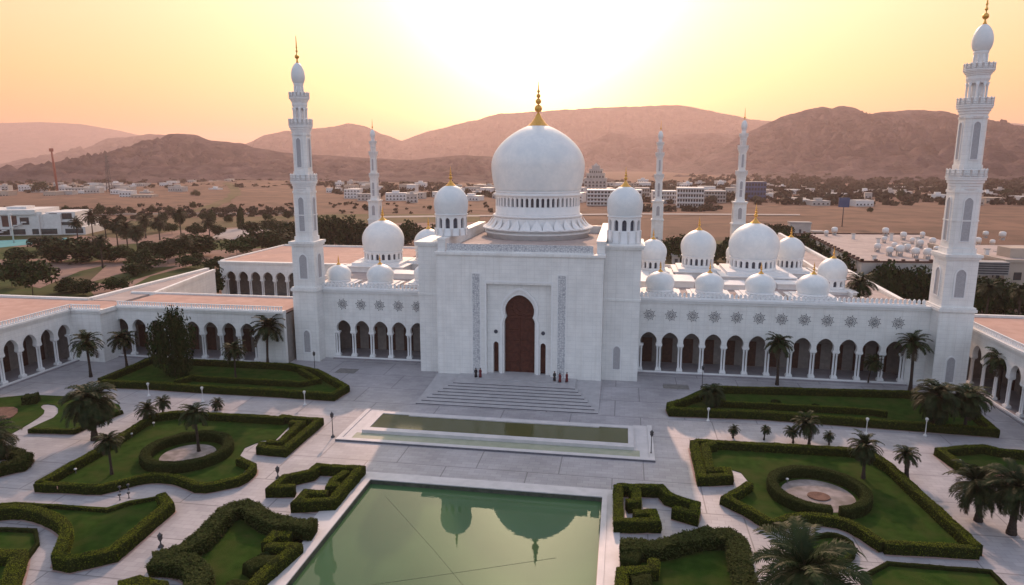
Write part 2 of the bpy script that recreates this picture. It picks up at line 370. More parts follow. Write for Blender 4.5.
def arcade(root, T, centers, sp, s0, s1, zf, ztop, back=6.2, partname='arcade_wall', zc=6.38, door=True, rosette=None, capital=5.72):
    """an arcade: pierced upper wall on twin columns, a veranda behind it"""
    r, nw = 1.55, 1.40
    mb = MB()
    ns = []
    for c in centers: ns.append(horseshoe(c, zc, r, nw, capital))
    a, b = centers[0]-sp/2, centers[-1]+sp/2
    # the wall over the columns
    notched(mb, T, a, b, capital, ztop, .9, ns)
    # solid ends
    if a-s0 > .05: mb.box(s0, a-.002, 0, .9, 0, ztop, 0, T)
    if s1-b > .05: mb.box(b+.002, s1, 0, .9, 0, ztop, 0, T)
    # veranda: back wall, side walls, ceiling
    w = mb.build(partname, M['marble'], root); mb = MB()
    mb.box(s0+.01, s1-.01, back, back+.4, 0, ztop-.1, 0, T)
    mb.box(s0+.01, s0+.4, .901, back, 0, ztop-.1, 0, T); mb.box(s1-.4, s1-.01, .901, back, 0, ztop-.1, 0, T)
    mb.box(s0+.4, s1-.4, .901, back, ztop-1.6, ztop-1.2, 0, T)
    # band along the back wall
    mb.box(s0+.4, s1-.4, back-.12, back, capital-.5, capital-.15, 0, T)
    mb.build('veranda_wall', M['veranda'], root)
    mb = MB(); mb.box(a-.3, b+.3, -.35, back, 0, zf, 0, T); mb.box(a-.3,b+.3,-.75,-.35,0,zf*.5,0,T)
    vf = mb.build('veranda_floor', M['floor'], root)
    mb = MB(); mb.box(a-.3, b+.3, -.42, -.352, zf*.5+.003, zf+.012, 0, T); mb.box(a-.3, b+.3, -.352, -.12, zf+.003, zf+.012, 0, T); mb.build('floor_edge', M['marble_plain'], vf)
    edges = [centers[0]-sp/2+.45]+[(centers[i]+centers[i+1])/2 for i in range(len(centers)-1)]+[centers[-1]+sp/2-.45]
    for s in edges: column(T, s, .45, zf, capital-.003, root)
    if door:
        first = None
        for c in centers:
            p = T(c, back-.03, zf); q = T(c+1, back-.03, zf)
            if first is None:
                md = MB(); md.box(-1.0,1.0,-.12,0,0,4.9); md.box(-1.0,1.0,-.1,0,4.902,5.0)
                for x in (-.5,.5):
                    for z in (.35,1.65,2.95): md.box(x-.36,x+.36,-.16,-.12,z,z+1.1)
                o = md.build('veranda_door', M['wood2'], root); first = o
            else:
                o = first.copy(); COL.objects.link(o); o.parent = root
            o.location = p; o.rotation_euler = (0,0,math.atan2(q[1]-p[1], q[0]-p[0]))
    if rosette:
        first = None
        for c in centers:
            p = T(c, -.03, rosette); q = T(c+1,0,0); q0 = T(c,0,0)
            if first is None:
                md = MB()
                def dia(cx, cz, ang, l, w_):
                    ca, sa = math.cos(ang), math.sin(ang)
                    pts = [(l,0),(0,w_),(-l,0),(0,-w_)]
                    P = [(cx+x*ca-y*sa, cz+x*sa+y*ca) for x,y in pts]
                    md.add([(x,-.05,z) for x,z in P]+[(x,.05,z) for x,z in P], [(0,3,2,1),(4,5,6,7),(0,1,5,4),(1,2,6,5),(2,3,7,6),(3,0,4,7)])
                for k in range(8):
                    t = k*PI/4+.2
                    dia(.38*math.cos(t),.38*math.sin(t),t,.26,.075)
                    dia(.80*math.cos(t),.80*math.sin(t),t+PI/2,.24,.06)
                    t2 = t+PI/8
                    dia(1.02*math.cos(t2),1.02*math.sin(t2),t2,.2,.06)
                    dia(.60*math.cos(t2),.60*math.sin(t2),t2,.15,.05)
                o = md.build('rosette', M['dark'], root); first = o
            else:
                o = first.copy(); COL.objects.link(o); o.parent = root
            o.location = p; o.rotation_euler = (0,0,math.atan2(q[1]-q0[1], q[0]-q0[0]))
    return w

def cornice(mb, T, s0, s1, z, h=.6, out=.45, d1=1.2):
    mb.box(s0-.0, s1+.0, -out*.5, d1, z, z+h*.5, 0, T)
    mb.box(s0-.0, s1+.0, -out, d1, z+h*.5+.002, z+h, 0, T)

def cresting(name, T, s0, s1, z, parent, step=.78, h=.95, mat=None):
    """a low openwork parapet of rounded merlons"""
    mb = MB()
    n = max(1, int((s1-s0)/step)); st = (s1-s0)/n
    mb.box(s0, s1, .05, .35, z, z+.22, 0, T)
    for k in range(n):
        c = s0+(k+.5)*st; w = st*.36
        pts = [(c-w*.55,z+.22),(c+w*.55,z+.22),(c+w,z+.22+h*.45),(c+w*.75,z+.22+h*.75),(c,z+.22+h),(c-w*.75,z+.22+h*.75),(c-w,z+.22+h*.45)]
        m_ = len(pts)
        mb.add([T(s,.10,zz) for s,zz in pts]+[T(s,.30,zz) for s,zz in pts],
               [tuple(range(m_)), tuple(range(2*m_-1,m_-1,-1))]+[(i,m_+i,m_+(i+1)%m_,(i+1)%m_) for i in range(m_)])
    return mb.build(name, mat or M['marble_plain'], parent)

def balustrade(name, T, s0, s1, z, parent, step=.55, h=.95):
    mb = MB()
    mb.box(s0, s1, .0, .22, z, z+.14, 0, T); mb.box(s0, s1, -.02, .24, z+h-.14, z+h, 0, T)
    n = max(1,int((s1-s0)/step)); st = (s1-s0)/n
    for k in range(n):
        c = s0+(k+.5)*st
        w = .10 if k % 6 else .17
        mb.box(c-w, c+w, .03, .19, z+.14, z+h-.14, 0, T)
    return mb.build(name, M['marble_plain'], parent)

def dome_prof(r, zb, H, rb=None, tip=.12, n=26, ex=1.0):
    """bulbous dome: starts at rb (<r) at zb, bulges to r at ~.36 H, closes to a slight point"""
    rb = rb or r*.9
    zm = zb+.37*H
    pr = []
    a0 = math.acos(rb/r)
    for k in range(8):
        a = -a0+a0*k/8
        pr.append((r*math.cos(a), zm+(zm-zb)*math.sin(a)/math.sin(a0)))
    up = zb+H-zm
    for k in range(n+1):
        t = PI/2*k/n
        pr.append((max(.02, r*math.cos(t)**ex), zm+up*(math.sin(t)*(1-tip)+tip*(1-math.cos(t)))))
    return pr

def finial(z, h, r, parent, cx=0, cy=0):
    mb = MB(); r *= .86
    pr = [(r*1.12,z-.07*h),(r*1.16,z-.02*h),(r*.92,z+.03*h),(r*.64,z+.10*h),(r*.36,z+.19*h),(r*.20,z+.27*h),(r*.13,z+.30*h)]
    def ball(zc, rr):
        out = []
        for k in range(7):
            a = -PI/2+PI*(k+.0)/6
            out.append((max(r*.05, rr*math.cos(a)), zc+rr*math.sin(a)))
        return out
    pr += ball(z+.40*h, r*.36)+ball(z+.56*h, r*.27)+ball(z+.68*h, r*.2)+ball(z+.78*h, r*.14)+[(r*.05,z+.86*h),(r*.015,z+h)]
    mb.lathe(pr, cx, cy, 16)
    return mb.build('finial', M['gold'], parent)

def spire(z, h, r, parent):
    mb = MB()
    def ball(zc, rr): return [(max(.11, rr*math.cos(-PI/2+PI*k/6)), zc+rr*math.sin(-PI/2+PI*k/6)) for k in range(7)]
    mb.lathe([(r*.8,z-.25),(r*.5,z+.02*h),(.16,z+.08*h)]+ball(z+.21*h, r*1.05)+ball(z+.42*h, r*.55)+ball(z+.56*h, r*.42)+[(.12,z+.62*h),(.05,z+h)], 0, 0, 14)
    return mb.build('finial', M['gold'], parent)

def arched_drum(cx, cy, r, z0, z1, n, parent, wz0, wz1, frac=.5, name='drum', thick=.4):
    """a drum pierced by a ring of small arched windows, dark core behind"""
    mb = MB()
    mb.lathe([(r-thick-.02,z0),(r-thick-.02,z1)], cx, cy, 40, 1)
    st = 2*PI/n
    mbv = mb
    mb.lathe([(r+.12,z0),(r+.12,z0+.18),(r,z0+.25),(r,wz0)], cx, cy, 48, 0)
    for k in range(n):
        a0 = k*st
        hw = r*st*frac/2; s0, s1 = -r*st/2, r*st/2
        top = archpts(0, hw, wz0, wz1, 6)
        poly = [(s0,wz0)]+top+[(s1,wz0),(s1,z1),(0,z1),(s0,z1)]
        m_ = len(poly)
        def P(s, d, z, a0=a0): 
            a = a0+s/r; return (cx+(r-d)*math.cos(a), cy+(r-d)*math.sin(a), z)
        mb.add([P(s,0,z) for s,z in poly], [tuple(range(m_))], 0)
        vs = [P(s,0,z) for s,z in top]+[P(s,thick,z) for s,z in top]; q = len(top)
        mb.add(vs, [(i,i+1,q+i+1,q+i)[::-1] for i in range(q-1)], 0)
    mb.lathe([(r,z1-.25),(r+.18,z1-.15),(r+.18,z1+.05),(r*.9,z1+.06)], cx, cy, 48, 0)
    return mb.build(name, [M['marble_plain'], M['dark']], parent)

def roof_dome(root, cx, cy, r, zbase, podium, drumh, nwin=16, dh=None, fin=None):
    """one dome of the prayer hall roof: podium, drum, shell, gilded finial"""
    H = dh or 1.5*r
    mb = MB(); mb.lathe(dome_prof(r, zbase+podium+drumh, H), cx, cy, 40)
    d = mb.build('roof_dome', M['dome'], root)
    if podium > .3:
        mb = MB(); mb.cbox(cx, cy, zbase, zbase+podium*.6, 2.75*r, 2.75*r); mb.cbox(cx, cy, zbase+podium*.6+.002, zbase+podium*.72, 2.9*r, 2.9*r)
        mb.cbox(cx, cy, zbase+podium*.72+.002, zbase+podium+.01, 2.35*r, 2.35*r)
        mb.build('podium', M['marble_plain'], d)
    if drumh > .8:
        arched_drum(cx, cy, r*.9, zbase+podium, zbase+podium+drumh, nwin, d, zbase+podium+drumh*.22, zbase+podium+drumh*.82)
    else:
        mb = MB(); mb.lathe([(r*.95,zbase+podium),(r*.95,zbase+podium+drumh),(r*.88,zbase+podium+drumh+.02)], cx, cy, 40); mb.build('drum', M['marble_plain'], d)
    finial(zbase+podium+drumh+H-.06*r, fin or .85*r, r*.26, d, cx, cy)
    return d
# ------------------------------------------------------------------ the mosque
mosque = empty('mosque', (0,0,0))
tag(mosque, 'white marble mosque with a great dome, tall doorway block and arcaded wings', 'mosque')
FR = TF(0,0,0)
# doorway block
mb = MB()
def rect_notch(s0, s1, z0, z1): return [(s0,z0),(s0,z1),(s1,z1),(s1,z0)]
notched(mb, FR, -15.2, 15.2, 0, 23.5, .9, [rect_notch(-5.9, 6.0, 1.1, 18.3)] if False else [[(-5.9,0),(-5.9,18.3),(6.0,18.3),(6.0,0)]])
FR2 = TF(0,.902,0)
door_out = [(-2.75,0),(-2.75,11.0),(-2.66,11.4),(-2.5,11.75)]+horseshoe(.1, 13.2, 2.72, 2.42, 13.2-math.sqrt(2.72**2-2.42**2), 20, .10)[:]+[(2.7,11.75),(2.86,11.4),(2.95,11.0),(2.95,0)]
sideL = archpts(-4.3, .5, 0, 7.3, 8); sideR = archpts(4.5, .5, 0, 7.3, 8)
notched(mb, FR2, -5.88, 5.98, 0, 18.28, 1.1, [sideL, door_out, sideR])
mb.box(-15.19, 15.19, 2.9, 39, 0, 23.45)
mb.box(-15.19,-5.9,.9,2.9,0,23.45); mb.box(6.0,15.19,.9,2.9,0,23.45); mb.box(-5.9,6.0,.9,2.9,18.3,23.45)
# cornice and parapets on its roof
mb.box(-15.5, 15.5, -.3, 39.3, 23.5, 23.95)
mb.box(-15.35, -13.9, 1.9, 39.1, 23.952, 25.9); mb.box(13.9, 15.35, 1.9, 39.1, 23.952, 25.9)
mb.box(-15.5, -13.8, 1.8, 39.2, 25.902, 26.2); mb.box(13.8, 15.5, 1.8, 39.2, 25.902, 26.2)
mb.box(-13.9, 13.9, 38, 39.1, 23.952, 25.6)
mb.box(-13.4, 13.4, .5, .9, 23.952, 24.2)
portal = mb.build('portal', M['marble'], mosque)
mb = MB(); mb.box(-13.85, 13.85, 1.0, 37.9, 23.953, 24.0); mb.build('portal_roof', M['roofpale'], portal)
mb = MB(); mb.box(-13.3, 13.3, .55, .85, 24.202, 25.45); mb.build('parapet_screen', M['lattice'], portal)
# door leaf with carved panels
mb = MB(); mb.box(-3.2, 3.4, 2.02, 2.3, 1.1, 16.6)
for k in range(2):
    for j in range(5):
        x0 = -2.6+k*2.75; z0 = 1.5+j*2.05
        mb.box(x0, x0+2.45, 1.95, 2.02, z0, z0+1.75); mb.box(x0+.3, x0+2.15, 1.90, 1.95, z0+.3, z0+1.45)
mb.box(.02,.18,1.86,2.02,1.1,11.7); mb.box(-3,3.2,1.86,2.02,11.75,12.1)
for k in range(16):
    t = 2*PI*k/16
    mb.cbox(.1+1.7*math.cos(t), 1.98, 13.6+1.7*math.sin(t)-.3, 13.6+1.7*math.sin(t)+.3, .5, .1)
    mb.cbox(.1+.8*math.cos(t), 1.98, 13.6+.8*math.sin(t)-.16, 13.6+.8*math.sin(t)+.16, .26, .1)
mb.build('door', M['wood'], portal)
for c in (-4.3, 4.5):
    mb = MB(); mb.box(c-.7, c+.7, 1.75, 1.98, 1.1, 7.5); mb.box(c-.03,c+.03,1.70,1.75,1.1,7.3)
    for z in (1.5,3.4,5.3): mb.box(c-.36,c+.36,1.71,1.75,z,z+1.5)
    mb.build('side_door', M['wood'], portal)
    mb = MB()
    for k in range(8):
        t = k*PI/4; mb.cbox(c+.25*math.cos(t), .86, 9.2+.25*math.sin(t)-.12, 9.2+.25*math.sin(t)+.12, .2, .1)
    mb.cbox(c, .85, 9.05, 9.35, .3, .12)
    mb.build('plaque', M['dark'], portal)
# pointed moulding round the door
mb = MB()
def ogee(s):
    pts = [(-2.95-s,1.1),(-2.95-s,11.0)]
    for k in range(21):
        a = PI+.45-(PI+.9)*k/20
        z = 13.5+(2.95+s)*math.sin(a)
        if math.sin(a) > 0: z += (.55+.25*s)*math.sin(a)**10
        pts.append((.1+(2.95+s)*math.cos(a), z))
    return pts+[(3.15+s,11.0),(3.15+s,1.1)]
o_, i_ = ogee(.55), ogee(.12); n_ = len(o_)
mb.add([(s,.62,z) for s,z in o_]+[(s,.62,z) for s,z in i_], [(k,k+1,n_+k+1,n_+k) for k in range(n_-1)])
mb.add([(s,.62,z) for s,z in o_]+[(s,.91,z) for s,z in o_], [(k,k+1,n_+k+1,n_+k) for k in range(n_-1)])
mb.add([(s,.62,z) for s,z in i_]+[(s,.91,z) for s,z in i_], [(k,k+1,n_+k+1,n_+k) for k in range(n_-1)])
mb.build('door_moulding', M['marble_plain'], portal)
for a, b in ((-8.45,-7.1),(7.25,8.6)):
    mb = MB(); mb.box(a, b, -.06, .04, .9, 20.1); p = mb.build('lattice_panel', M['lattice'], portal)
    mb = MB(); mb.box(a-.16,a,-.12,.04,.9,20.1); mb.box(b,b+.16,-.12,.04,.9,20.1); mb.box(a-.16,b+.16,-.12,.04,20.102,20.3)
    mb.build('panel_frame', M['marble_plain'], portal)
mb = MB(); mb.box(-6.2,-5.92,-.07,.03,1.1,18.6); mb.box(6.02,6.3,-.07,.03,1.1,18.6); mb.box(-6.2,6.3,-.07,.03,18.602,18.9)
mb.build('recess_moulding', M['marble_plain'], portal)

# the two flank blocks and their cupolas
for sgn, a, b in ((-1,-19.7,-15.2),(1,15.2,21.8)):
    mb = MB(); lo, hi = (a, b-.01) if sgn < 0 else (a+.01, b)
    mb.box(lo, hi, 3.6, 14.6, 0, 24.6)
    mb.box(lo-(.12 if sgn<0 else 0), hi+(.12 if sgn>0 else 0), 3.48, 14.7, 15.1, 15.5)
    mb.box(lo-(.35 if sgn<0 else 0), hi+(.35 if sgn>0 else 0), 3.25, 14.9, 24.602, 25.0)
    mb.box(lo-(.55 if sgn<0 else 0), hi+(.55 if sgn>0 else 0), 3.05, 15.1, 25.002, 25.35)
    blk = mb.build('flank_block', M['marble'], mosque)
    cx = -14.6 if sgn < 0 else 18.6; cy = 8.2
    if sgn < 0: cx = -14.3
    if sgn > 0:
        inset_arch('niche', TF(17.9,3.58,0), 0, .62, 2.0, 6.6, blk, frame=.2)
    # cupola: lower drum with thin shafts, arched openings, shell
    base = 25.352 if sgn > 0 else 26.22
    mb = MB(); mb.lathe(dome_prof(3.28, 30.3, 5.6, 3.0), cx, cy, 36)
    cup = mb.build('cupola_dome', M['dome'], mosque)
    dr = arched_drum(cx, cy, 3.0, base, 30.3, 12, cup, 27.7, 29.7, .56)
    for k in range(12):
        t = 2*PI*(k+.5)/12; mb = MB()
        mb.lathe([(.16,base),(.16,27.5),(.25,27.62)], cx+3.08*math.cos(t), cy+3.08*math.sin(t), 8)
        mb.build('shaft', M['marble_plain'], cup)
    finial(35.65, 3.6, 1.1, cup, cx, cy)

# main dome
DX, DY = -.4, 31.0
mb = MB(); mb.lathe(dome_prof(10.2, 33.9, 14.5, 9.3, .16, 40, 1.16), DX, DY, 72)
md = mb.build('main_dome', M['dome'], mosque)
arched_drum(DX, DY, 9.3, 28.9, 33.9, 52, md, 30.7, 32.6, .56, 'drum', .6)
mb = MB(); mb.lathe([(9.9,28.4),(9.9,28.75),(9.6,28.9),(9.3,28.92)], DX, DY, 64); mb.lathe([(9.6,32.9),(9.75,33.1),(9.75,33.35),(9.5,33.4)], DX, DY, 64)
mb.build('dome_ledge', M['marble_plain'], md)
# flaring skirt of pointed leaves below the drum
mb = MB(); mb.lathe([(11.3,23.9),(11.3,24.9),(11.7,24.95),(11.7,25.3),(11.3,25.35),(11.2,25.9),(10.7,26.4),(10.1,27.2),(9.8,27.9),(9.75,28.4)], DX, DY, 64)
mb.lathe([(11.6,25.75),(12.15,25.85),(12.15,26.1),(11.3,26.15)], DX, DY, 64)
NL = 30
for k in range(NL):
    a0 = 2*PI*k/NL; w = PI/NL*.94
    rows = []
    for j in range(7):
        t = j/6; r = 11.95-2.0*t**.6; z = 26.12+1.95*t; ww = w*(1-t**1.8)*.97+.002
        rows.append((r+.05, z, ww, t))
    vs = []; fs = []
    for r, z, ww, t in rows:
        for q in (-1,0,1):
            rr = r+(.28*(1-t*.5) if q == 0 else .04)
            vs.append((DX+rr*math.cos(a0+q*ww), DY+rr*math.sin(a0+q*ww), z))
    for j in range(6):
        for q in range(2): fs.append((j*3+q, j*3+q+1, (j+1)*3+q+1, (j+1)*3+q))
    mb.add(vs, fs, 0, False)
mb.build('dome_skirt', M['marble_plain'], md)
finial(47.6, 9.4, 2.7, md, DX, DY)

# hall behind the wings
mb = MB(); mb.box(-46.4, -15.21, 16.2, 50, 0, 14.3); mb.box(-46.6,-15.21,50.002,50.4,0,15.3); mb.box(-46.8,-46.402,16.3,50,0,15.3)
h1 = mb.build('hall_wall', M['marble'], mosque)
mb = MB(); mb.box(15.21, 62.0, 16.2, 50, 0, 14.3); mb.box(62.0, 72.3, 16.2, 17.5, 0, 14.3); mb.box(15.21,62.2,50.002,50.4,0,15.3); mb.box(62.002,62.4,17.6,50,14.0,15.3)
h2 = mb.build('hall_wall', M['marble'], mosque)
mb = MB(); mb.box(-42.0,-15.22,10.5,16.25,14.302,14.5); mb.box(-46.3,-15.22,16.25,49.9,14.302,14.5); mb.build('hall_roof', M['roofpale'], h1)
mb = MB(); mb.box(15.22,61.9,10.5,49.9,14.302,14.5); mb.box(61.9,72.2,10.5,17.4,14.302,14.5); mb.build('hall_roof', M['roofpale'], h2)

TW = TF(0,9.5,0)
lw = arcade(mosque, TW, [-37.8+3.95*k for k in range(5)], 3.95, -42.2, -17.5, .5, 13.9, partname='left_wing_wall', rosette=11.5)
rw = arcade(mosque, TW, [23.85+4.0*k for k in range(12)], 4.0, 21.8, 73.2, .5, 13.9, partname='right_wing_wall', rosette=11.5)
lw.name = 'wing_wall'; rw.name = 'wing_wall'
mb = MB(); cornice(mb, TW, -42.2, -19.72, 13.9, .9, .5); mb.build('cornice', M['marble_plain'], mosque)
mb = MB(); cornice(mb, TW, 21.82, 73.1, 13.9, .9, .5); mb.build('cornice', M['marble_plain'], mosque)
cresting('cresting', TW, -42.1, -19.8, 14.802, mosque); cresting('cresting', TW, 21.9, 72.2, 14.802, mosque)
# roof domes
for (cx, cy, r) in ((25.8,13.9,2.75),(35.1,13.9,2.75),(44.5,13.9,2.8),(53.9,13.7,2.95),(-40.3,14.2,2.55),(-31.1,13.9,2.8),(-22.3,17.5,2.6)):
    roof_dome(mosque, cx, cy, r, 14.5, .9, .5, dh=1.22*r)
roof_dome(mosque, 35.6, 41.0, 3.95, 14.5, 1.9, 2.6, 18, fin=3.2)
roof_dome(mosque, 47.0, 36.5, 5.35, 14.5, 2.4, 2.5, 22, 7.7, fin=4.4)
roof_dome(mosque, 56.4, 44.0, 3.2, 14.5, 1.4, 2.6, 16, fin=2.6)
roof_dome(mosque, 60.0, 23.5, 2.75, 14.5, .8, 1.9, 12, fin=2.4)
roof_dome(mosque, 25.3, 38.0, 3.1, 14.5, 1.4, 2.4, 14, fin=2.6)
roof_dome(mosque, -39.1, 38.5, 5.05, 14.5, 2.0, 2.4, 20, 7.5, fin=3.6)
roof_dome(mosque, -29.0, 43.0, 3.6, 14.5, 1.9, 2.2, 14, fin=3.0)
roof_dome(mosque, -47.0+2.2, 46.6, 2.6, 14.5, 1.2, 2.0, 12, fin=2.2)
roof_dome(mosque, 45.0, 47.2, 2.3, 14.5, 1.2, 2.0, 12, fin=2.0)
# low stepped roof blocks between the domes, roof hatch
for x, y, w, d, h in ((30.2,27,6,8,1.2),(41.0,24.5,5,5,.9),(-29.5,26,8,5,1.1),(-21.5,30,6,9,1.8),(20.5,27,7,12,1.3),(52.5,28,5,8,1.0),(38.5,33,4,4,1.1)):
    mb = MB(); mb.cbox(x, y, 14.502, 14.5+h, w, d); mb.cbox(x, y, 14.502+h, 14.7+h, w+.5, d+.5)
    mb.build('roof_block', M['marble_plain'], mosque)

# landing and steps before the door
mb = MB()
mb.add([(-15.3,-14.3,.0),(15.3,-14.3,.0),(15.3,-.02,.0),(-15.3,-.02,.0),(-15.3,-14.25,.03),(15.3,-14.25,.03),(15.3,-.02,.95),(-15.3,-.02,.95)],
       [(0,3,2,1),(4,5,6,7),(0,1,5,4),(1,2,6,5),(2,3,7,6),(3,0,4,7)])
NS = 8
for k in range(NS):
    v0 = -14.3+1.25*k; hw = 15.25-.62*k
    mb.box(-hw, hw-.0, v0, -.05 if k == NS-1 else v0+1.6, .004*k, .14*(k+1))
    mb.box(-hw-.04, hw+.04, v0-.06, v0+.3, .14*(k+1)-.03, .14*(k+1)+.004)
mb.box(-7.4, 7.6, -3.2, 2.0, 1.1, 1.26)
st_ = mb.build('door_steps', M['steps'], mosque)
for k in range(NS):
    v0 = -14.3+1.25*k; hw = 15.25-.62*k; mr_ = MB(); mr_.box(-hw-.02, hw+.02, v0-.085, v0-.062, .14*k+.006, .14*(k+1)-.012); mr_.build('shade_strip', M['shade_strip'], st_)  # dark strips paint the shade on each riser face

# ------------------------------------------------------------------ minarets
def minaret(x, y, label, sc=1.0, up=1.0, rot=0.0, k=1.0, bw=5.7):
    root = empty('minaret', (x,y,0), rot, sc); tag(root, label, 'minaret', 'minarets of the mosque')
    Z = lambda z: z if z <= 24.5 else 24.5+(z-24.5)*up
    q = math.sqrt(.5)
    mb = MB(); mb.cbox(0,0,0,14.5,bw,bw); mb.cbox(0,0,14.502,15.0,bw+.55,bw+.55); mb.cbox(0,0,15.002,15.3,bw+.2,bw+.2)
    kk = k; B2 = bw-.5
    b = mb.build('base', M['marble'], root)
    mb = MB(); mb.cbox(0,0,15.3,23.6,B2,B2); mb.cbox(0,0,23.602,24.0,B2+.45,B2+.45); mb.cbox(0,0,24.002,24.5,B2+.85,B2+.85)
    c = mb.build('lower_stage', M['marble'], root)
    q2 = B2/2+.015; fr2 = [TF(0,-q2,0), TF(-q2,0,-PI/2), TF(q2,0,PI/2)]
    inset_arch('niche', TF(0,-bw/2-.01,0), 0, .66, 1.6, 6.4, b)
    for T in fr2: inset_arch('niche', T, 0, .78, 16.8, 21.9, c)
    def sq(a_, ch): return [(-a_+ch,-a_),(a_-ch,-a_),(a_,-a_+ch),(a_,a_-ch),(a_-ch,a_),(-a_+ch,a_),(-a_,a_-ch),(-a_,-a_+ch)]
    def octa(a_, ch, z0, z1): 
        m_ = MB(); m_.prism(sq(a_,ch), Z(z0), Z(z1)); return m_
    s1 = octa(1.98*k, .5*k, 24.5, 35.2); s1.prism(sq(2.2*k,.55*k), Z(24.502), Z(25.4)); s1.prism(sq(2.1*k,.52*k), Z(34.0), Z(34.4)); s1.prism(sq(2.06*k,.5*k), Z(29.6), Z(29.8))
    s1 = s1.build('lower_shaft', M['marble'], root)
    s2 = octa(1.6*k, .45*k, 36.6, 46.0); s2.prism(sq(1.72*k,.47*k), Z(36.602), Z(38.2)); s2.prism(sq(1.7*k,.46*k), Z(45.1), Z(45.4)); s2 = s2.build('upper_shaft', M['marble'], root)
    for q4 in range(4):
        a = PI/2*q4
        # outward normal at angle a; frame: depth inward = -normal
        for s, r, z0, z1, hw in ((s1,1.98*kk,26.4,33.2,.62*kk),(s2,1.6*kk,38.9,44.6,.5*kk)):
            rr = r+.03
            T = TF(rr*math.cos(a), rr*math.sin(a), a+PI/2)
            inset_arch('niche', T, 0, hw, Z(z0), Z(z1), s, frame=.14)
    def balcony(z0, z1, ri, ro, rail):
        ri *= kk; ro *= kk
        m_ = MB()
        st = []
        for j in range(4):
            t = (j+1)/4; r = ri+(ro-ri)*t**1.4; zz0 = Z(z0)+(Z(z1)-Z(z0))*j/4; zz1 = Z(z0)+(Z(z1)-Z(z0))*(j+1)/4
            st += [(r,zz0+.01),(r,zz1-.08)]
        m_.lathe([(ri*.98,Z(z0)-.3)]+st+[(ro+.1,Z(z1)-.06),(ro+.1,Z(z1)+.12)], 0,0,16,0,False)
        o = m_.build('balcony', M['marble_plain'], root)
        m_ = MB(); h = rail
        for k in range(16):
            a = 2*PI*(k+.5)/16
            m_.lathe([(.13,Z(z1)+.12),(.13,Z(z1)+h+.12),(.2,Z(z1)+h+.16),(.03,Z(z1)+h+.4)], ro*.97*math.cos(a), ro*.97*math.sin(a), 6)
            a2 = 2*PI*(k+1.5)/16
            p = Vector((ro*.97*math.cos(a),ro*.97*math.sin(a),0)); q_ = Vector((ro*.97*math.cos(a2),ro*.97*math.sin(a2),0))
            for zz in (.25,h*.55,h):
                m_.tube([p+Vector((0,0,Z(z1)+.12+zz)), q_+Vector((0,0,Z(z1)+.12+zz))], .09, 5)
            for f in (.25,.5,.75):
                w = p.lerp(q_,f); m_.tube([w+Vector((0,0,Z(z1)+.12)), w+Vector((0,0,Z(z1)+.12+h))], .07, 5)
        m_.build('railing', M['marble_plain'], o)
    balcony(34.6, 36.3, 2.2, 2.85, 1.1)
    balcony(45.4, 47.0, 1.85, 2.5, 1.0)
    balcony(51.2, 52.2, 1.5, 2.1, .8)
    mb = MB(); mb.lathe([(.8*kk,Z(47.0)),(.8*kk,Z(51.4))],0,0,12)
    mb.lathe([(1.6*kk,Z(47.0)),(1.6*kk,Z(47.6)),(1.4*kk,Z(47.65))],0,0,16,0,False); mb.lathe([(1.4*kk,Z(50.3)),(1.65*kk,Z(50.9)),(1.65*kk,Z(51.3))],0,0,16,0,False)
    for k in range(8):
        a = 2*PI*(k+.5)/8; mb.lathe([(.24,Z(47.6)),(.17,Z(48)),(.17,Z(49.8)),(.34,Z(50.4))], 1.33*kk*math.cos(a), 1.33*kk*math.sin(a), 8)
    mb.build('lantern', M['marble_plain'], root)
    mb = MB(); mb.lathe([(1.15*kk,Z(52.3)),(1.1*kk,Z(52.8)),(.88*kk,Z(53.1)),(.86*kk,Z(54.3)),(1.05*kk,Z(54.7)),(1.1*kk,Z(54.9))],0,0,16)
    for k in range(8):
        a = 2*PI*k/8; mb.lathe([(.14,Z(53.0)),(.14,Z(54.4))], (.93*kk)*math.cos(a), (.93*kk)*math.sin(a), 6)
    mb.build('neck', M['marble_plain'], root)
    mb = MB(); pr = dome_prof(1.45*kk, Z(54.85), Z(58.9)-Z(54.85), .95*kk, .12, 16); mb.lathe(pr,0,0,24); d = mb.build('onion_dome', M['dome'], root)
    spire(Z(58.9), Z(63.8)-Z(58.9), .46*kk, root)
    return root
minaret(-44.5, 9.1, 'white marble minaret left of the doorway block, at the left end of the front wing', k=.9, bw=5.1)
minaret(75.9, 9.1, 'tallest looking white minaret at the right end of the front wing', up=1.10, k=1.06, bw=5.6)
x, y = (-95.76,185.7); minaret(x, y, 'distant slim minaret rising behind the left roof domes', .93, k=.88)
x, y = (34.2,206.7); minaret(x, y, 'distant slim minaret just right of the great dome and its right cupola', .92, k=.88)
x, y = (66.66,181.6); minaret(x, y, 'distant slim minaret directly behind the largest dome of the right roof', .97, k=.88)

# ------------------------------------------------------------------ courtyard arcades
def roofbox(mb, x0, x1, y0, y1, z0, z1): mb.box(x0, x1, y0, y1, z0, z1)
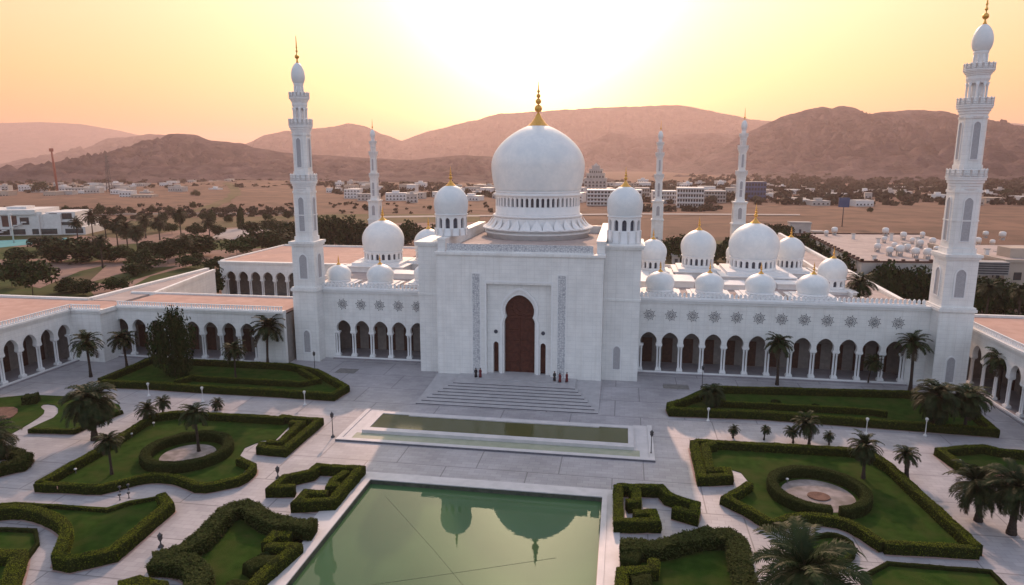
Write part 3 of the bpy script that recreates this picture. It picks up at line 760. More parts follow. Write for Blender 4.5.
# left side: arm coming towards the pool court + front range
la = empty('arcade_building', (-91.5,-10,0)); tag(la, 'low white arcade range with terracotta roof along the far left edge of the court', 'arcade building')
def local(root, x, y): return (x-root.location.x, y-root.location.y)
ox, oy = local(la,-91.5,0)
TA = TF(ox, oy, PI/2)
arcade(la, TA, [-31.6+4.06*k for k in range(8)], 4.06, -40, -1.0, .45, 10.1, door=True)
mb = MB(); cornice(mb, TA, -40, -1.0, 10.1, .8, .5); 
mb.box(ox-34, ox-6.61, oy-40, oy+8.0, 0, 10.3)
mb.box(ox-6.6, ox+6.6, oy-1.0, oy+4.2, 0, 10.1)
TC = TF(ox, oy-1.0, 0)
mb.box(.0-.35, 6.6+.5, -.25, 1.2, 10.1, 10.5, 0, TC); mb.box(-.35, 6.6+.5, -.5, 1.2, 10.502, 10.9, 0, TC)
mb.box(6.602, 7.1, 1.202, 4.4, 10.1, 10.9, 0, TC)
mb.box(ox-34, ox-3, oy+7.4, oy+8.2, 10.3, 11.3)
mb.build('wall', M['marble'], la)
mb = MB(); mb.box(ox-33.8, ox-1.2, oy-39.9, oy+7.3, 10.302, 10.85); mb.box(ox-1.2, ox+6.4, oy+.3, oy+7.3, 10.302, 10.845); mb.build('roof', M['roof'], la)
balustrade('balustrade', TA, -40, -1.0, 10.905, la); balustrade('balustrade', TC, 0, 6.8, 10.905, la)

lf = empty('arcade_building', (-66,3.5,0)); tag(lf, 'low white arcade range joining the left minaret, palms before its arches', 'arcade building')
ox, oy = local(lf,0,3.5)
TL = TF(ox, oy, 0)
arcade(lf, TL, [-84.0+4.04*k for k in range(8)], 4.04, -86.1, -47.7, .45, 10.1)
mb = MB(); cornice(mb, TL, -84.8, -47.75, 10.1, .8, .5)
mb.box(ox-85, ox-47.8, oy+6.61, oy+13.5, 0, 10.3)
mb.box(ox-91.4, ox-47.8, oy+13.0, oy+13.5, 10.3, 11.2)
mb.build('wall', M['marble'], lf)
mb = MB(); mb.box(ox-84.9, ox-47.8, oy+1.1, oy+12.95, 10.302, 10.85); mb.build('roof', M['roof'], lf)
balustrade('balustrade', TL, -84.6, -47.9, 10.905, lf)

ls = empty('arcade_building', (-90.5,30,0)); tag(ls, 'long narrow gallery roof running back from the left arcade towards the park', 'gallery')
ox, oy = local(ls,0,0)
pq = lambda q: [(ox+x_,oy+y_) for x_, y_ in q]
mb = MB(); mb.prism(pq([(-95,17.2),(-86,17.2),(-92.6,51),(-95,51)]), 0, 10.2); mb.prism(pq([(-95.3,8.3),(-94.2,8.3),(-94.2,51),(-95.3,51)]), 10.202, 11.3); mb.prism(pq([(-86.8,17.2),(-85.9,17.2),(-92.4,51),(-93.2,51)]), 10.202, 11.0)
mb.build('wall', M['marble'], ls)
mb = MB(); mb.prism(pq([(-94.15,8.4),(-86.9,8.4),(-86.9,17.2),(-93.25,50.9),(-94.15,50.9)]), 10.204, 10.75); mb.build('roof', M['roofpale'], ls)

lr = empty('arcade_building', (-70,65,0)); tag(lr, 'rear arcade range with a broad terracotta roof, behind the left minaret', 'arcade building')
ox, oy = local(lr,0,65)
TR = TF(ox, oy, 0)
arcade(lr, TR, [-96.6+3.95*k for k in range(13)], 3.95, -100, -46, .45, 10.3, door=False)
mb = MB(); cornice(mb, TR, -100.2, -45.8, 10.3, .8, .4)
mb.box(ox-100, ox-46, oy+6.61, oy+40, 0, 10.4); mb.box(ox-100.4, ox-99.6, oy+1.2, oy+40, 10.4, 11.3); mb.box(ox-99.5, ox-46, oy+39.4, oy+40.1, 10.4, 11.5)
mb.build('wall', M['marble'], lr)
mb = MB(); mb.box(ox-99.6, ox-46, oy+1.25, oy+39.3, 10.42, 10.95); mb.build('roof', M['roof'], lr)

# right side arm
ra = empty('arcade_building', (81,-10,0)); tag(ra, 'low white arcade range with terracotta roof along the right edge of the court', 'arcade building')
ox, oy = local(ra,81,0)
TRA = TF(ox, oy, -PI/2)
arcade(ra, TRA, [-12.7+4.1*k for k in range(13)], 4.1, -14.9, 42, .45, 10.1)
mb = MB(); cornice(mb, TRA, -14.9, 42, 10.1, .8, .5)
mb.box(ox+6.61, ox+34, oy-42, oy+15, 0, 10.3); mb.box(ox+.2, ox+34, oy+20.3, oy+21, 0, 11.3); mb.box(ox+.3,ox+6.6,oy+15.0,oy+20.3,0,10.3); mb.box(ox+6.61,ox+34,oy+15.0,oy+20.3,0,10.3)
mb.build('wall', M['marble'], ra)
mb = MB(); mb.box(ox+1.2, ox+33.8, oy-41.9, oy+20.2, 10.302, 10.85); mb.build('roof', M['roof'], ra)
balustrade('balustrade', TRA, -14.8, 42, 10.905, ra)

# right gallery running back
rg = empty('gallery', (74.5,80,0)); tag(rg, 'long narrow white gallery roof running back from the right minaret past dark trees', 'gallery')
ox, oy = local(rg,0,0)
def gal(u0a, u1a, u0b, u1b, va, vb, z): return [(ox+u0a,oy+va),(ox+u1a,oy+va),(ox+u1b,oy+vb),(ox+u0b,oy+vb)]
mb = MB(); mb.prism(gal(66.5,73.6,71,78.4,18,157,0), 0, 12.0)
mb.prism(gal(72.9,73.9,77.7,78.7,18,157,0), 12.002, 13.2); mb.prism(gal(66.2,67.0,70.7,71.5,18,157,0), 12.002, 13.0)
mb.build('wall', M['marble'], rg)
mb = MB(); mb.prism(gal(67.1,72.8,71.6,77.6,18.1,156.9,0), 12.003, 12.5); mb.build('roof', M['roofpale'], rg)
# ------------------------------------------------------------------ plants
def resample(pts, step, closed):
    out = []
    n = len(pts); m = n if closed else n-1
    for i in range(m):
        a = Vector(pts[i]); b = Vector(pts[(i+1) % n]); k = max(1, int(round((b-a).length/step)))
        for j in range(k): out.append(a.lerp(b, j/k))
    if not closed: out.append(Vector(pts[-1]))
    return out

def smooth_line(pts, it=2, closed=False):
    for _ in range(it):
        out = []
        n = len(pts)
        if not closed: out.append(pts[0])
        for i in range(n if closed else n-1):
            a, b = pts[i], pts[(i+1) % n]
            out += [(a[0]*.75+b[0]*.25, a[1]*.75+b[1]*.25), (a[0]*.25+b[0]*.75, a[1]*.25+b[1]*.75)]
        if not closed: out.append(pts[-1])
        pts = out
    return pts

def hedge_mesh(mb, pts, h, w, closed=False, rag=.06, leaf=.15, dens=34, rng=None):
    rng = rng or random
    p = resample([Vector((a,b,0)) for a,b in pts], .5, closed)
    n = len(p); prof = [(-.49,0),(-.51,.45),(-.50,.90),(-.46,.985),(0,1.0),(.46,.985),(.50,.90),(.51,.45),(.49,0)]
    rows = []
    for i in range(n):
        a = p[i-1] if (closed or i) else p[i]; c = p[(i+1) % n] if (closed or i < n-1) else p[i]
        d1 = (p[i]-a); d2 = (c-p[i])
        if d1.length < 1e-6: d1 = d2
        if d2.length < 1e-6: d2 = d1
        d1.normalize(); d2.normalize(); t = (d1+d2)
        t = t.normalized() if t.length > .1 else d2
        sc = 1/max(.6, t.dot(d2)); nrm = Vector((-t.y,t.x,0))*sc
        row = []
        for u, v in prof:
            q = p[i]+nrm*(u*w)+Vector((0,0,v*h))
            dz = noise.noise_vector(q*2.3)*rag*1.6+noise.noise_vector(q*.45)*rag*1.8
            if v < .1: dz.z = 0
            row.append(q+dz)
        rows.append(row)
    m = len(prof); vs = [q for r in rows for q in r]; fs = []
    for i in range(n if closed else n-1):
        i2 = (i+1) % n
        for k in range(m-1): fs.append((i*m+k, i2*m+k, i2*m+k+1, i*m+k+1))
    if not closed:
        fs.append(tuple(range(m))); fs.append(tuple((n-1)*m+k for k in range(m-1,-1,-1)))
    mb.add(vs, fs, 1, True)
    lv = []; lf = []
    for f in fs:
        q = [vs[i] for i in f[:4]]
        ar = ((q[1]-q[0]).cross(q[3]-q[0])).length
        nn = (q[1]-q[0]).cross(q[3]-q[0])
        if nn.length < 1e-9: continue
        nn.normalize()
        cnt = ar*dens*(2.4 if abs(nn.z)/nn.length > .6 else .8) if nn.length > 1e-9 else 0; cnt = int(cnt)+(rng.random() < cnt-int(cnt))  # sparse side leaves bare the dark core, so the sides look shaded
        for _ in range(min(cnt,140)):
            a, b = rng.random(), rng.random()
            c = (q[0]*(1-a)+q[1]*a)*(1-b)+(q[3]*(1-a)+q[2]*a)*b+nn*rng.uniform(-.03,.05+rag*.8)
            d = (nn*.15+Vector((rng.uniform(-1,1),rng.uniform(-1,1),rng.uniform(.8,2.6)))).normalized()
            e = d.cross(Vector((rng.uniform(-1,1),rng.uniform(-1,1),rng.uniform(-1,1)))).normalized(); g = d.cross(e)
            s = leaf*rng.uniform(.5,1.0); o = len(lv)
            lv += [c+e*s*.7, c+g*s*.35, c-e*s*.7, c-g*s*.35]; lf.append((o,o+1,o+2,o+3))
    mb.add(lv, lf, 0, False)

def hedge(label, lines, h=1.3, w=1.5, mat='hedge', smooth=0, rag=.05, dens=55, leaf=.115, closed=False, group='clipped hedges of the garden beds', name='hedge'):
    if mat == 'hedge': w *= .70; h *= .90
    mb = MB(); rng = random.Random(len(label)*7+int(abs(lines[0][0][0])*10))
    for ln in lines:
        if smooth: ln = smooth_line(ln, smooth, closed)
        hedge_mesh(mb, ln, h, w, closed, rag, leaf, dens, rng)
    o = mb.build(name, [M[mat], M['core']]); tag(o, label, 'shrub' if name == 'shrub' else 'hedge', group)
    for k, ln in enumerate(lines):
        p = resample([Vector((q[0],q[1],0)) for q in (smooth_line(ln, smooth, closed) if smooth else ln)], 1.2, closed); n = len(p); vs = []
        for i in range(n):
            t = (p[(i+1) % n if closed or i < n-1 else i]-p[i-1 if closed or i else i]).normalized(); m_ = Vector((-t.y,t.x,0))
            SOIL[0] += 1; zz = .012+.0023*(HN[0]*3 % 17)+.004*k
            vs += [p[i]+m_*(w/2+.24)+Vector((0,0,zz)), p[i]-m_*(w/2+.24)+Vector((0,0,zz))]
        sb = MB(); sb.add(vs, [(2*i,2*i+1,2*((i+1) % n)+1,2*((i+1) % n)) for i in range(n if closed else n-1)]); sb.build('soil_edge', M['kerbpink'], o)
    HN[0] += 1
    return o
SOIL = [0]; HN = [0]

def lawn(label, poly, mat='lawn', z=.10, smooth=0, name='lawn', rim=None):
    if smooth: poly = smooth_line(poly, smooth, True)
    mb = MB(); mb.prism(poly, .0, z)
    o = mb.build(name, M[mat]); tag(o, kind='structure')
    if rim:
        mr = MB(); hedge_mesh(mr, poly, rim, .38, True, .03, .12, 14, random.Random(3))
        r = mr.build('edging', [M['lawnrim'], M['core']]); tag(r, label, 'edging', 'low edgings round the lawns')
    return o

def crown_mesh(name, seed, nf=34, L=3.0, emin=-45, leafw=.05, droop=1.0, mat='palm'):
    rng = random.Random(seed); mb = MB()
    for i in range(nf):
        az = 2.39996*i+rng.uniform(-.25,.25)
        f = (i+.5)/nf
        el = R(80-(80-emin)*f**.85+rng.uniform(-7,7)); ln = L*rng.uniform(.82,1.08)
        mi = 1 if f > .93 and rng.random() < .7 else 0
        p = Vector((0,0,0)); pts = [p.copy()]; dirs = []
        ns = 11; e = el
        for k in range(ns):
            d = Vector((math.cos(az)*math.cos(e), math.sin(az)*math.cos(e), math.sin(e)))
            p = p+d*(ln/ns); pts.append(p.copy()); dirs.append(d)
            e -= droop*R(4+8.5*(k/ns))*(1.1 if el > 0 else .7)
            e = max(e, R(-88))
        mb.tube(pts, [.05*(1-k/(ns+1))+.012 for k in range(ns+1)], 4, mi)
        side = Vector((-math.sin(az), math.cos(az), 0))
        vs = []; fs = []
        nl = 30
        for k in range(2, nl):
            t = k/nl; q = t*ns; j = min(ns-1,int(q)); c = pts[j].lerp(pts[j+1], q-j); d = dirs[j]
            up = side.cross(d)*-1
            if up.z < 0: up = -up
            ll = ln*.27*(math.sin(PI*min(1,t*.85+.12))**.6)*rng.uniform(.85,1.1)
            for sg in (-1,1):
                v = (d*.62+side*sg*.75+up*rng.uniform(.05,.28)).normalized()
                tip = c+v*ll+Vector((0,0,-ll*.28*rng.uniform(.5,1.3))); mid = c+v*ll*.5
                wv = d*leafw*rng.uniform(.8,1.2); o = len(vs)
                vs += [c-wv*.6, c+wv*.6, mid+wv, mid-wv, tip]; fs += [(o,o+1,o+2,o+3),(o+3,o+2,o+4)]
        mb.add(vs, fs, mi, False)
    # hub
    mb.lathe([(.12,-.5),(.24,-.25),(.22,.1),(.05,.35)], 0, 0, 8, 1)
    me = mb.build(name, [M[mat], M['palmdry']])
    d = me.data; bpy.data.objects.remove(me); return d

CROWN = {'feather':[crown_mesh('crown', s, 44, 3.0) for s in (1,2,3)], 'full':[crown_mesh('crown', s, 50, 3.0, -52, .05, .95) for s in (11,12)],
         'round':[crown_mesh('crown', s, 84, 3.0, -72, .055, 1.15) for s in (31,32)],
         'tall':[crown_mesh('crown', s, 34, 3.0, -35, .06, 1.0) for s in (21,22)]}
TR_CACHE = {}
def palm(x, y, h, r, label, kind='feather', lean=0.0, group='palms of the mosque garden', trunk=.24, cat='palm'):
    root = empty('palm_tree', (x,y,0)); tag(root, label, cat, group)
    rng = random.Random(int(x*31+y*17)); az = rng.uniform(0,6.28); lean = lean*rng.uniform(.2,3.2)
    mb = MB(); n = max(6,int(h/.22)); pts = []; rad = []
    for k in range(n+1):
        t = k/n; o = lean*t*t; pts.append((o*math.cos(az), o*math.sin(az), h*t))
        rad.append(trunk*(1.35-.5*min(1,t*4) if t < .25 else .85+.25*max(0,t-.85)/.15)*(1+.10*(k % 2)))
    mb.tube(pts, rad, 9); mb.build('trunk', M['trunk'], root)
    d = rng.choice(CROWN[kind])
    c = bpy.data.objects.new('crown', d); COL.objects.link(c); c.parent = root
    c.location = pts[-1]; c.rotation_euler = (rng.uniform(-.16,.16),rng.uniform(-.16,.16),rng.uniform(0,6.28)); s = r/2.75
    c.scale = (s,s,s*rng.uniform(.92,1.05))
    return root

def leafy_mesh(name, seed, nclump=16, leaves=1900, ls=.105, flat=.8):
    """unit broadleaf crown (radius 1) of leaf-sized faces gathered in clumps"""
    rng = random.Random(seed); cl = []
    for _ in range(nclump):
        while True:
            p = Vector((rng.uniform(-1,1),rng.uniform(-1,1),rng.uniform(-1,1)))
            if .25 < p.length < .9: break
        cl.append((Vector((p.x*.78,p.y*.78,p.z*.62*flat)), rng.uniform(.26,.46)))
    mb = MB(); vs = []; fs = []
    for i in range(leaves):
        c, r = rng.choice(cl)
        d = Vector((rng.gauss(0,1),rng.gauss(0,1),rng.gauss(0,1))).normalized()
        q = c+d*r*rng.uniform(.55,1.08)
        n_ = (d*.7+Vector((rng.uniform(-1,1),rng.uniform(-1,1),rng.uniform(-.6,1.2)))).normalized()
        e = n_.cross(Vector((rng.uniform(-1,1),rng.uniform(-1,1),rng.uniform(-1,1)))).normalized(); g = n_.cross(e)
        s = ls*rng.uniform(.55,1.15); o = len(vs)
        vs += [q+e*s, q+g*s*.6, q-e*s, q-g*s*.6]; fs.append((o,o+1,o+2,o+3))
    mb.add(vs, fs)
    o = mb.build(name, M['leaf']); d = o.data; bpy.data.objects.remove(o); return d
LEAFY = [leafy_mesh('crown', s, 15+s % 4, 1700) for s in (1,2,3,4)]
LEAFY_BIG = leafy_mesh('crown', 9, 30, 6500, .05, 1.1)
LEAFY_TALL = leafy_mesh('crown', 10, 14, 1300, .12, 1.2)
TRUNKD = None
def trunk_data():
    global TRUNKD
    if TRUNKD is None:
        mb = MB(); mb.tube([(0,0,0),(.03,.01,.4),(.0,.03,.8),(.06,0,1.15)], [.085,.06,.05,.03], 8)
        for a in (.3,2.2,4.1):
            mb.tube([(.0,.02,.62),(.22*math.cos(a),.22*math.sin(a),.9),(.42*math.cos(a),.42*math.sin(a),1.2)], [.035,.025,.012], 6)
        o = mb.build('trunk', M['bark']); TRUNKD = o.data; bpy.data.objects.remove(o)
    return TRUNKD

def tree(x, y, h, w, label, group, data=None, low=.25, cat='tree', name='tree'):
    root = empty(name, (x,y,-.1)); tag(root, label, cat, group)
    rng = random.Random(int(x*13+y*7))
    t = bpy.data.objects.new('trunk', trunk_data()); COL.objects.link(t); t.parent = root
    cz = h*(low+(1-low)*.48)
    t.scale = (max(.8,h*.16),max(.8,h*.16),cz/1.1)
    c = bpy.data.objects.new('crown', data or rng.choice(LEAFY)); COL.objects.link(c); c.parent = root
    c.location = (0,0,cz); c.scale = (w/2,w/2*rng.uniform(.85,1.1),max(h*(1-low)*.78, w*.36)); c.rotation_euler = (0,0,rng.uniform(0,6.28))
    return root

# ------------------------------------------------------------------ grounds
def sheet(name, poly, z, mat, kind='structure', thick=None):
    mb = MB()
    if thick: mb.prism(poly, z-thick, z)
    else:
        a = sum(poly[i][0]*poly[(i+1) % len(poly)][1]-poly[(i+1) % len(poly)][0]*poly[i][1] for i in range(len(poly)))
        if a < 0: poly = poly[::-1]
        mb.add([(x,y,z) for x,y in poly], [tuple(range(len(poly)))])
    o = mb.build(name, M[mat]); tag(o, kind=kind); return o

# open desert to the horizon
mb = MB()
G_ = 13000
mb.add([(-G_,-900,-.5),(G_,-900,-.5),(G_,G_,-.5),(-G_,G_,-.5)], [(0,1,2,3)])
tag(mb.build('desert_ground', M['sand']), kind='structure')
pool = [(-12.6,-42.6),(16.9,-42.4),(17.1,-95),(-12.8,-95)]
# plaza slab with the pool cut out: four pieces
mb = MB()
for x0,x1,y0,y1 in ((-140,-12.7,-110,16),(17.0,126,-110,16),(-12.7,17.0,-42.5,16),(-12.7,17.0,-110,-95)):
    mb.box(x0,x1,y0,y1,-.45,0)
tag(mb.build('plaza', M['plaza']), kind='structure')

# ------------------------------------------------------------------ pools
pw = MB()
pw.box(-12.7,17.0,-95,-42.5,-1.2,-1.0)
tag(pw.build('pool_floor', M['poolwall']), kind='structure')
mb = MB(); mb.add([(-12.7,-95,-.42),(17.0,-95,-.42),(17.0,-42.5,-.42),(-12.7,-42.5,-.42)], [(0,1,2,3)])
tag(mb.build('pool_water', M['water']), kind='structure')
mb = MB()
for x0,x1,y0,y1 in ((-15.6,-12.9,-95,-40.4),(17.2,19.0,-95,-40.4),(-12.9,17.2,-42.3,-40.4)): mb.box(x0,x1,y0,y1,.004,.10)
for x0,x1,y0,y1 in ((-13.3,-12.55,-95,-41.9),(16.85,17.5,-95,-41.9),(-12.55,16.85,-42.65,-41.9)): mb.box(x0,x1,y0,y1,.102,.22)
rim = mb.build('pool_rim', M['kerb']); tag(rim, 'pale stone rim round the large green reflecting pool', 'pool rim')
mb = MB()
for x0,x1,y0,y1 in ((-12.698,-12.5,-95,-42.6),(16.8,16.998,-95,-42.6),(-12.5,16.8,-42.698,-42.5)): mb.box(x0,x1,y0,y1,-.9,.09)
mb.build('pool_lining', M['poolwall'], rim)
for a, b, lab in (((-9.5,-45.6),(8.0,-66.5),'thin dark cable lying across the pool from its far left corner'),((-14+2,-66.0),(12.5,-55.5),'thin dark cable lying across the pool towards its right edge')):
    mb = MB(); mb.tube([(a[0],a[1],-.405),((a[0]+b[0])/2+.25,(a[1]+b[1])/2,-.405),(b[0],b[1],-.405)], .011, 5)
    tag(mb.build('cable', M['cable']), lab, 'cable')

bs = empty('basin', (.5,-24,0)); tag(bs, 'long raised stone basin of khaki water before the door steps', 'basin')
def bx(mb, x0,x1,y0,y1,z0,z1): mb.box(x0-.5,x1-.5,y0+24,y1+24,z0,z1)
mb = MB()
for x0,x1,y0,y1 in ((-22.2,23.6,-31.3,-30.5),(-22.2,-21.5,-30.5,-18.6),(22.9,23.6,-30.5,-18.6)): bx(mb,x0,x1,y0,y1,0,.3)
bx(mb,-19.4,20.8,-28.1,-26.9,0,.62); bx(mb,-19.4,-18.6,-26.9,-20.1,0,.62); bx(mb,20.0,20.8,-26.9,-20.1,0,.62); bx(mb,-18.6,20.0,-21.0,-20.1,0,.62)
bx(mb,-14.2,15.7,-21.4,-21.0,0,.66)
mb.build('rim', M['kerb'], bs)
mb = MB(); bx(mb,-20.2,21.6,-30.5,-28.102,0,.14); mb.build('lower_shelf', M['shallow'], bs)
mb = MB(); bx(mb,-21.5,-20.202,-30.5,-18.6,0,.16); bx(mb,-20.2,-19.402,-28.1,-18.6,0,.15); mb.build('side_shelf', M['kerb'], bs)
mb = MB(); bx(mb,21.602,22.9,-30.5,-18.6,0,.16); bx(mb,20.802,21.6,-28.1,-18.6,0,.15); mb.build('side_shelf', M['kerb'], bs)
mb = MB(); bx(mb,-22.25,23.65,-31.36,-31.302,0,.24); mb.build('rim_shade_strip', M['shade_strip'], bs)  # added dark strip paints the shadow line of the outer kerb
mb = MB(); mb.add([(x-.5,y+24,.5) for x,y in ((-18.6,-26.9),(20.0,-26.9),(20.0,-21.0),(-18.6,-21.0))], [(0,1,2,3)]); mb.build('water_surface', M['water2'], bs)
mb = MB(); bx(mb,-18.6,20,-26.9,-21.0,.05,.25); mb.build('basin_floor', M['poolwall'], bs)
for x0,x1,y0,y1,l in ((-35.9,-32.0,-.2,2.6,'grey grating set in the paving left of the doorway block'),(26.4,31.0,.4,2.6,'grey grating set in the paving right of the doorway block')):
    mb = MB(); mb.box(x0,x1,y0,y1,.004,.05)
    for k in range(6): mb.box(x0+.1,x1-.1,y0+.2+k*.45,y0+.3+k*.45,.05,.08)
    tag(mb.build('floor_grating', M['mat']), l, 'grating', 'floor gratings')

# ------------------------------------------------------------------ garden beds, left
lawn('low dark edging of the large left lawn', [(-54.01,-50.3),(-54.15,-37.31),(-55.95,-26.29),(-34.11,-24.52),(-31.55,-26.24),(-30.93,-32.45),(-32.76,-33.12),(-33.87,-35.82),(-33.1,-38.42),(-30.28,-40.24),(-29.59,-44.37),(-33.52,-46.99),(-36.62,-45.51),(-39.35,-45.07),(-41.47,-45.71),(-43.68,-47.51),(-45.61,-49.5)])
hedge('long hedge on the far and left sides of the large left lawn', [[(-52.08,-51.83),(-52.31,-39.37),(-53.66,-28.7),(-50.48,-26.85),(-32.46,-26.57)]])
hedge('bracket shaped double hedge at the right corner of the large left lawn', [[(-33.75,-25.69),(-31.49,-26.2),(-26.99,-26.32),(-27.03,-37.38),(-30.66,-37.28),(-31.1,-35.94)], [(-30.93,-27.96),(-29.18,-27.88),(-28.85,-35.34),(-30.67,-35.63)]])
hedge('wavy front hedge of the large left lawn', [smooth_line([(-52.29,-51.93),(-47.93,-51.49),(-44.13,-51.41),(-43.02,-50.43),(-42.21,-49.19),(-41.02,-48.01),(-39.43,-47.33),(-37.12,-47.24),(-34.67,-47.97),(-31.97,-49.18),(-29.92,-47.76),(-28.06,-46.34),(-28.27,-42.85),(-30.09,-41.91),(-31.65,-41.21)],1)], 1.2, 1.3)
RL = (-40.26,-39.46)
def ring(cx, cy, a, b, rot, t0=0, t1=2*PI, n=40): return [(cx+a*math.cos(t0+(t1-t0)*k/n)*math.cos(rot)-b*math.sin(t0+(t1-t0)*k/n)*math.sin(rot), cy+a*math.cos(t0+(t1-t0)*k/n)*math.sin(rot)+b*math.sin(t0+(t1-t0)*k/n)*math.cos(rot)) for k in range(n+(0 if t1-t0 > 6.2 else 1))]
hedge('round ring hedge on the large left lawn, a palm inside it', [ring(RL[0],RL[1],5.3,5.3,.1)], 1.35, 1.25, 'ragged', closed=True)
lawn('', ring(RL[0],RL[1],3.6,3.6,.1), 'greypath', .13, name='gravel_floor')

lawn('low dark edging of the swooping lawn at lower left', [(-53.79,-56.46),(-51.21,-54.82),(-40.65,-54.33),(-39.17,-52.37),(-36.51,-50.93),(-34.1,-52.79),(-33.34,-62.51),(-35.94,-64.77),(-38.61,-63.74),(-41.65,-59.02),(-44.32,-57.48),(-47.86,-56.21),(-51.14,-56.27)])
hedge('thick hedge curving round the lower left lawn', [smooth_line([(-51.69,-58.79),(-48.92,-57.64),(-45.89,-58.08),(-42.46,-59.32),(-39.86,-60.82),(-37.78,-64.07),(-36.62,-65.72)],1), [(-36.72,-65.74),(-34.82,-65.97),(-31.96,-63.87),(-32.63,-54.3),(-34.86,-52.45)]], 1.5, 1.7)
hedge('low far hedge of the lower left lawn', [[(-53.77,-56.38),(-50.37,-55.59),(-39.77,-55.31),(-38.3,-53.39),(-35.78,-51.48)]], .55, .6)
lawn('low dark edging of the lawn in the bottom left corner', [(-51.83,-61.31),(-44.29,-60.51),(-41.92,-62.75),(-39.11,-69.18),(-36.4,-76.56)], rim=.5)
hedge('dark hedge in the bottom left corner of the garden', [[(-44.4,-66.27),(-41.2,-65.76),(-37.38,-70.71),(-35.53,-74.36)]], 1.2, 2.2)

lawn('low dark edging of the bottom left lawn with shaggy hedges', [(-28.14,-63.14),(-25.65,-60.69),(-25.41,-55.96),(-25.86,-52.41),(-23.8,-51.6),(-20.88,-53.91),(-18.45,-55.05),(-14.65,-55.08),(-14.37,-59.43),(-14.88,-67.59),(-17.89,-73.56),(-20.85,-67.02),(-25.07,-63.19)])
hedge('shaggy dark hedge round the far side of the bottom lawn left of the pool', [smooth_line([(-26.76,-64.65),(-24.45,-62.26),(-24.56,-57.68),(-25,-53.84),(-23.15,-53.19),(-20.17,-55.45),(-17.79,-56.37),(-15.33,-56.4),(-13.73,-56.35)],1)], 1.5, 2.0, 'ragged', rag=.16, dens=40, leaf=.26)
hedge('shaggy dark hedge at the left end of the bottom lawn', [smooth_line([(-26.65,-64.8),(-24.88,-64.52),(-22.59,-65.02),(-20.53,-66.2),(-19.57,-68.59),(-19.21,-71.44)],1)], 1.5, 2.0, 'ragged', rag=.16, dens=40, leaf=.26)
hedge('stepped hedge beside the pool rim at lower left', [[(-17.24,-60.17),(-17.19,-58.38),(-15.42,-58.3)], [(-17.05,-60.52),(-14.11,-60.23),(-14.93,-65.14),(-15.04,-69.49)]], 1.4, 1.6)
hedge('dark hedge behind the stepped hedge beside the pool', [[(-16.99,-64.48),(-16.06,-63.12),(-14.21,-63)], [(-16.41,-66.53),(-16.11,-69.52)]], 1.3, 1.8, 'ragged', rag=.12, dens=36)
hedge('small hedge tip at the bottom edge of the garden', [[(-27.35,-68.93),(-26.23,-67.96),(-23.75,-68.19),(-22.79,-70.6)]], 1.2, 2.2)
hedge('small angular bracket hedge left of the pool', [[(-20.17,-47.87),(-22.87,-48.44),(-22.61,-45.67),(-20.08,-43.68),(-19.97,-41.87),(-14.28,-41.71),(-14.31,-50.36),(-18.18,-51.35),(-18.15,-49.11),(-15.62,-48.82)], [(-15.61,-43.1),(-16.26,-45.61),(-16.02,-47.06),(-14.92,-46.62)]], 1.5, 1.5)

# beds before the left arcade
lawn('', [(-76.43,-12.57),(-78.93,4.53),(-47.47,4.47),(-41.54,1.96),(-31.16,-6.41),(-30.45,-12.94),(-46.01,-13.32),(-64.98,-14.18)], 'lawn', .10)
hedge('long double hedge before the left front arcade', [[(-73.84,-14.98),(-64.5,-14.63),(-55.52,-14.87),(-41.33,-14.77),(-29.66,-15),(-29.16,-10.6),(-38.56,-2.49),(-42.47,-1.15),(-46.14,-0.05),(-74.88,-0.1),(-75.07,-14)]], 1.4, 1.5)
hedge('inner hedge of the bed before the left front arcade', [[(-61.01,-12.59),(-59.79,-9.39),(-38.37,-9.51),(-35.92,-7.35),(-42.02,-2.07)]], 1.2, 1.2)
# far left lawns with the winding path
lawn('', [(-91.89,-25.96),(-86.96,-23.13),(-83.16,-20.95),(-74.58,-20.61),(-65.05,-22.11),(-61.69,-25.39),(-62.68,-34.13),(-70.04,-34.93),(-70.25,-32.51),(-70.23,-29.05),(-73.91,-25.01),(-76.84,-24.51),(-76.48,-25.91),(-73.59,-27.78),(-72.26,-31.13),(-71.09,-36.67),(-70.87,-38.92),(-70.19,-45.74)], 'lawn', .10, 1)
hedge('low front hedge of the lawn at the far left', [[(-68.84,-35.88),(-61.86,-35.14),(-60.93,-26.47)]], .75, .9)
hedge('rounded shrub at the left edge of the court', [[(-80.59,-25.01),(-78.56,-23.92)]], 1.4, 2.0, 'ragged', rag=.2, dens=40, leaf=.25, name='shrub')
lawn('', [(-84.63,-29.11),(-81.08,-26.65),(-78.17,-28.06),(-76.32,-31.79),(-79.08,-34.35)], 'soil', .2, 1, name='flower_bed')
hedge('shrub bed at the left border beside a leaning palm', [[(-66.95,-45.63),(-64.35,-43.87),(-60.5,-45.23),(-59.42,-47.28),(-62.18,-50.14)]], 1.3, 1.8, 'ragged', rag=.2, dens=38, leaf=.26, name='shrub')

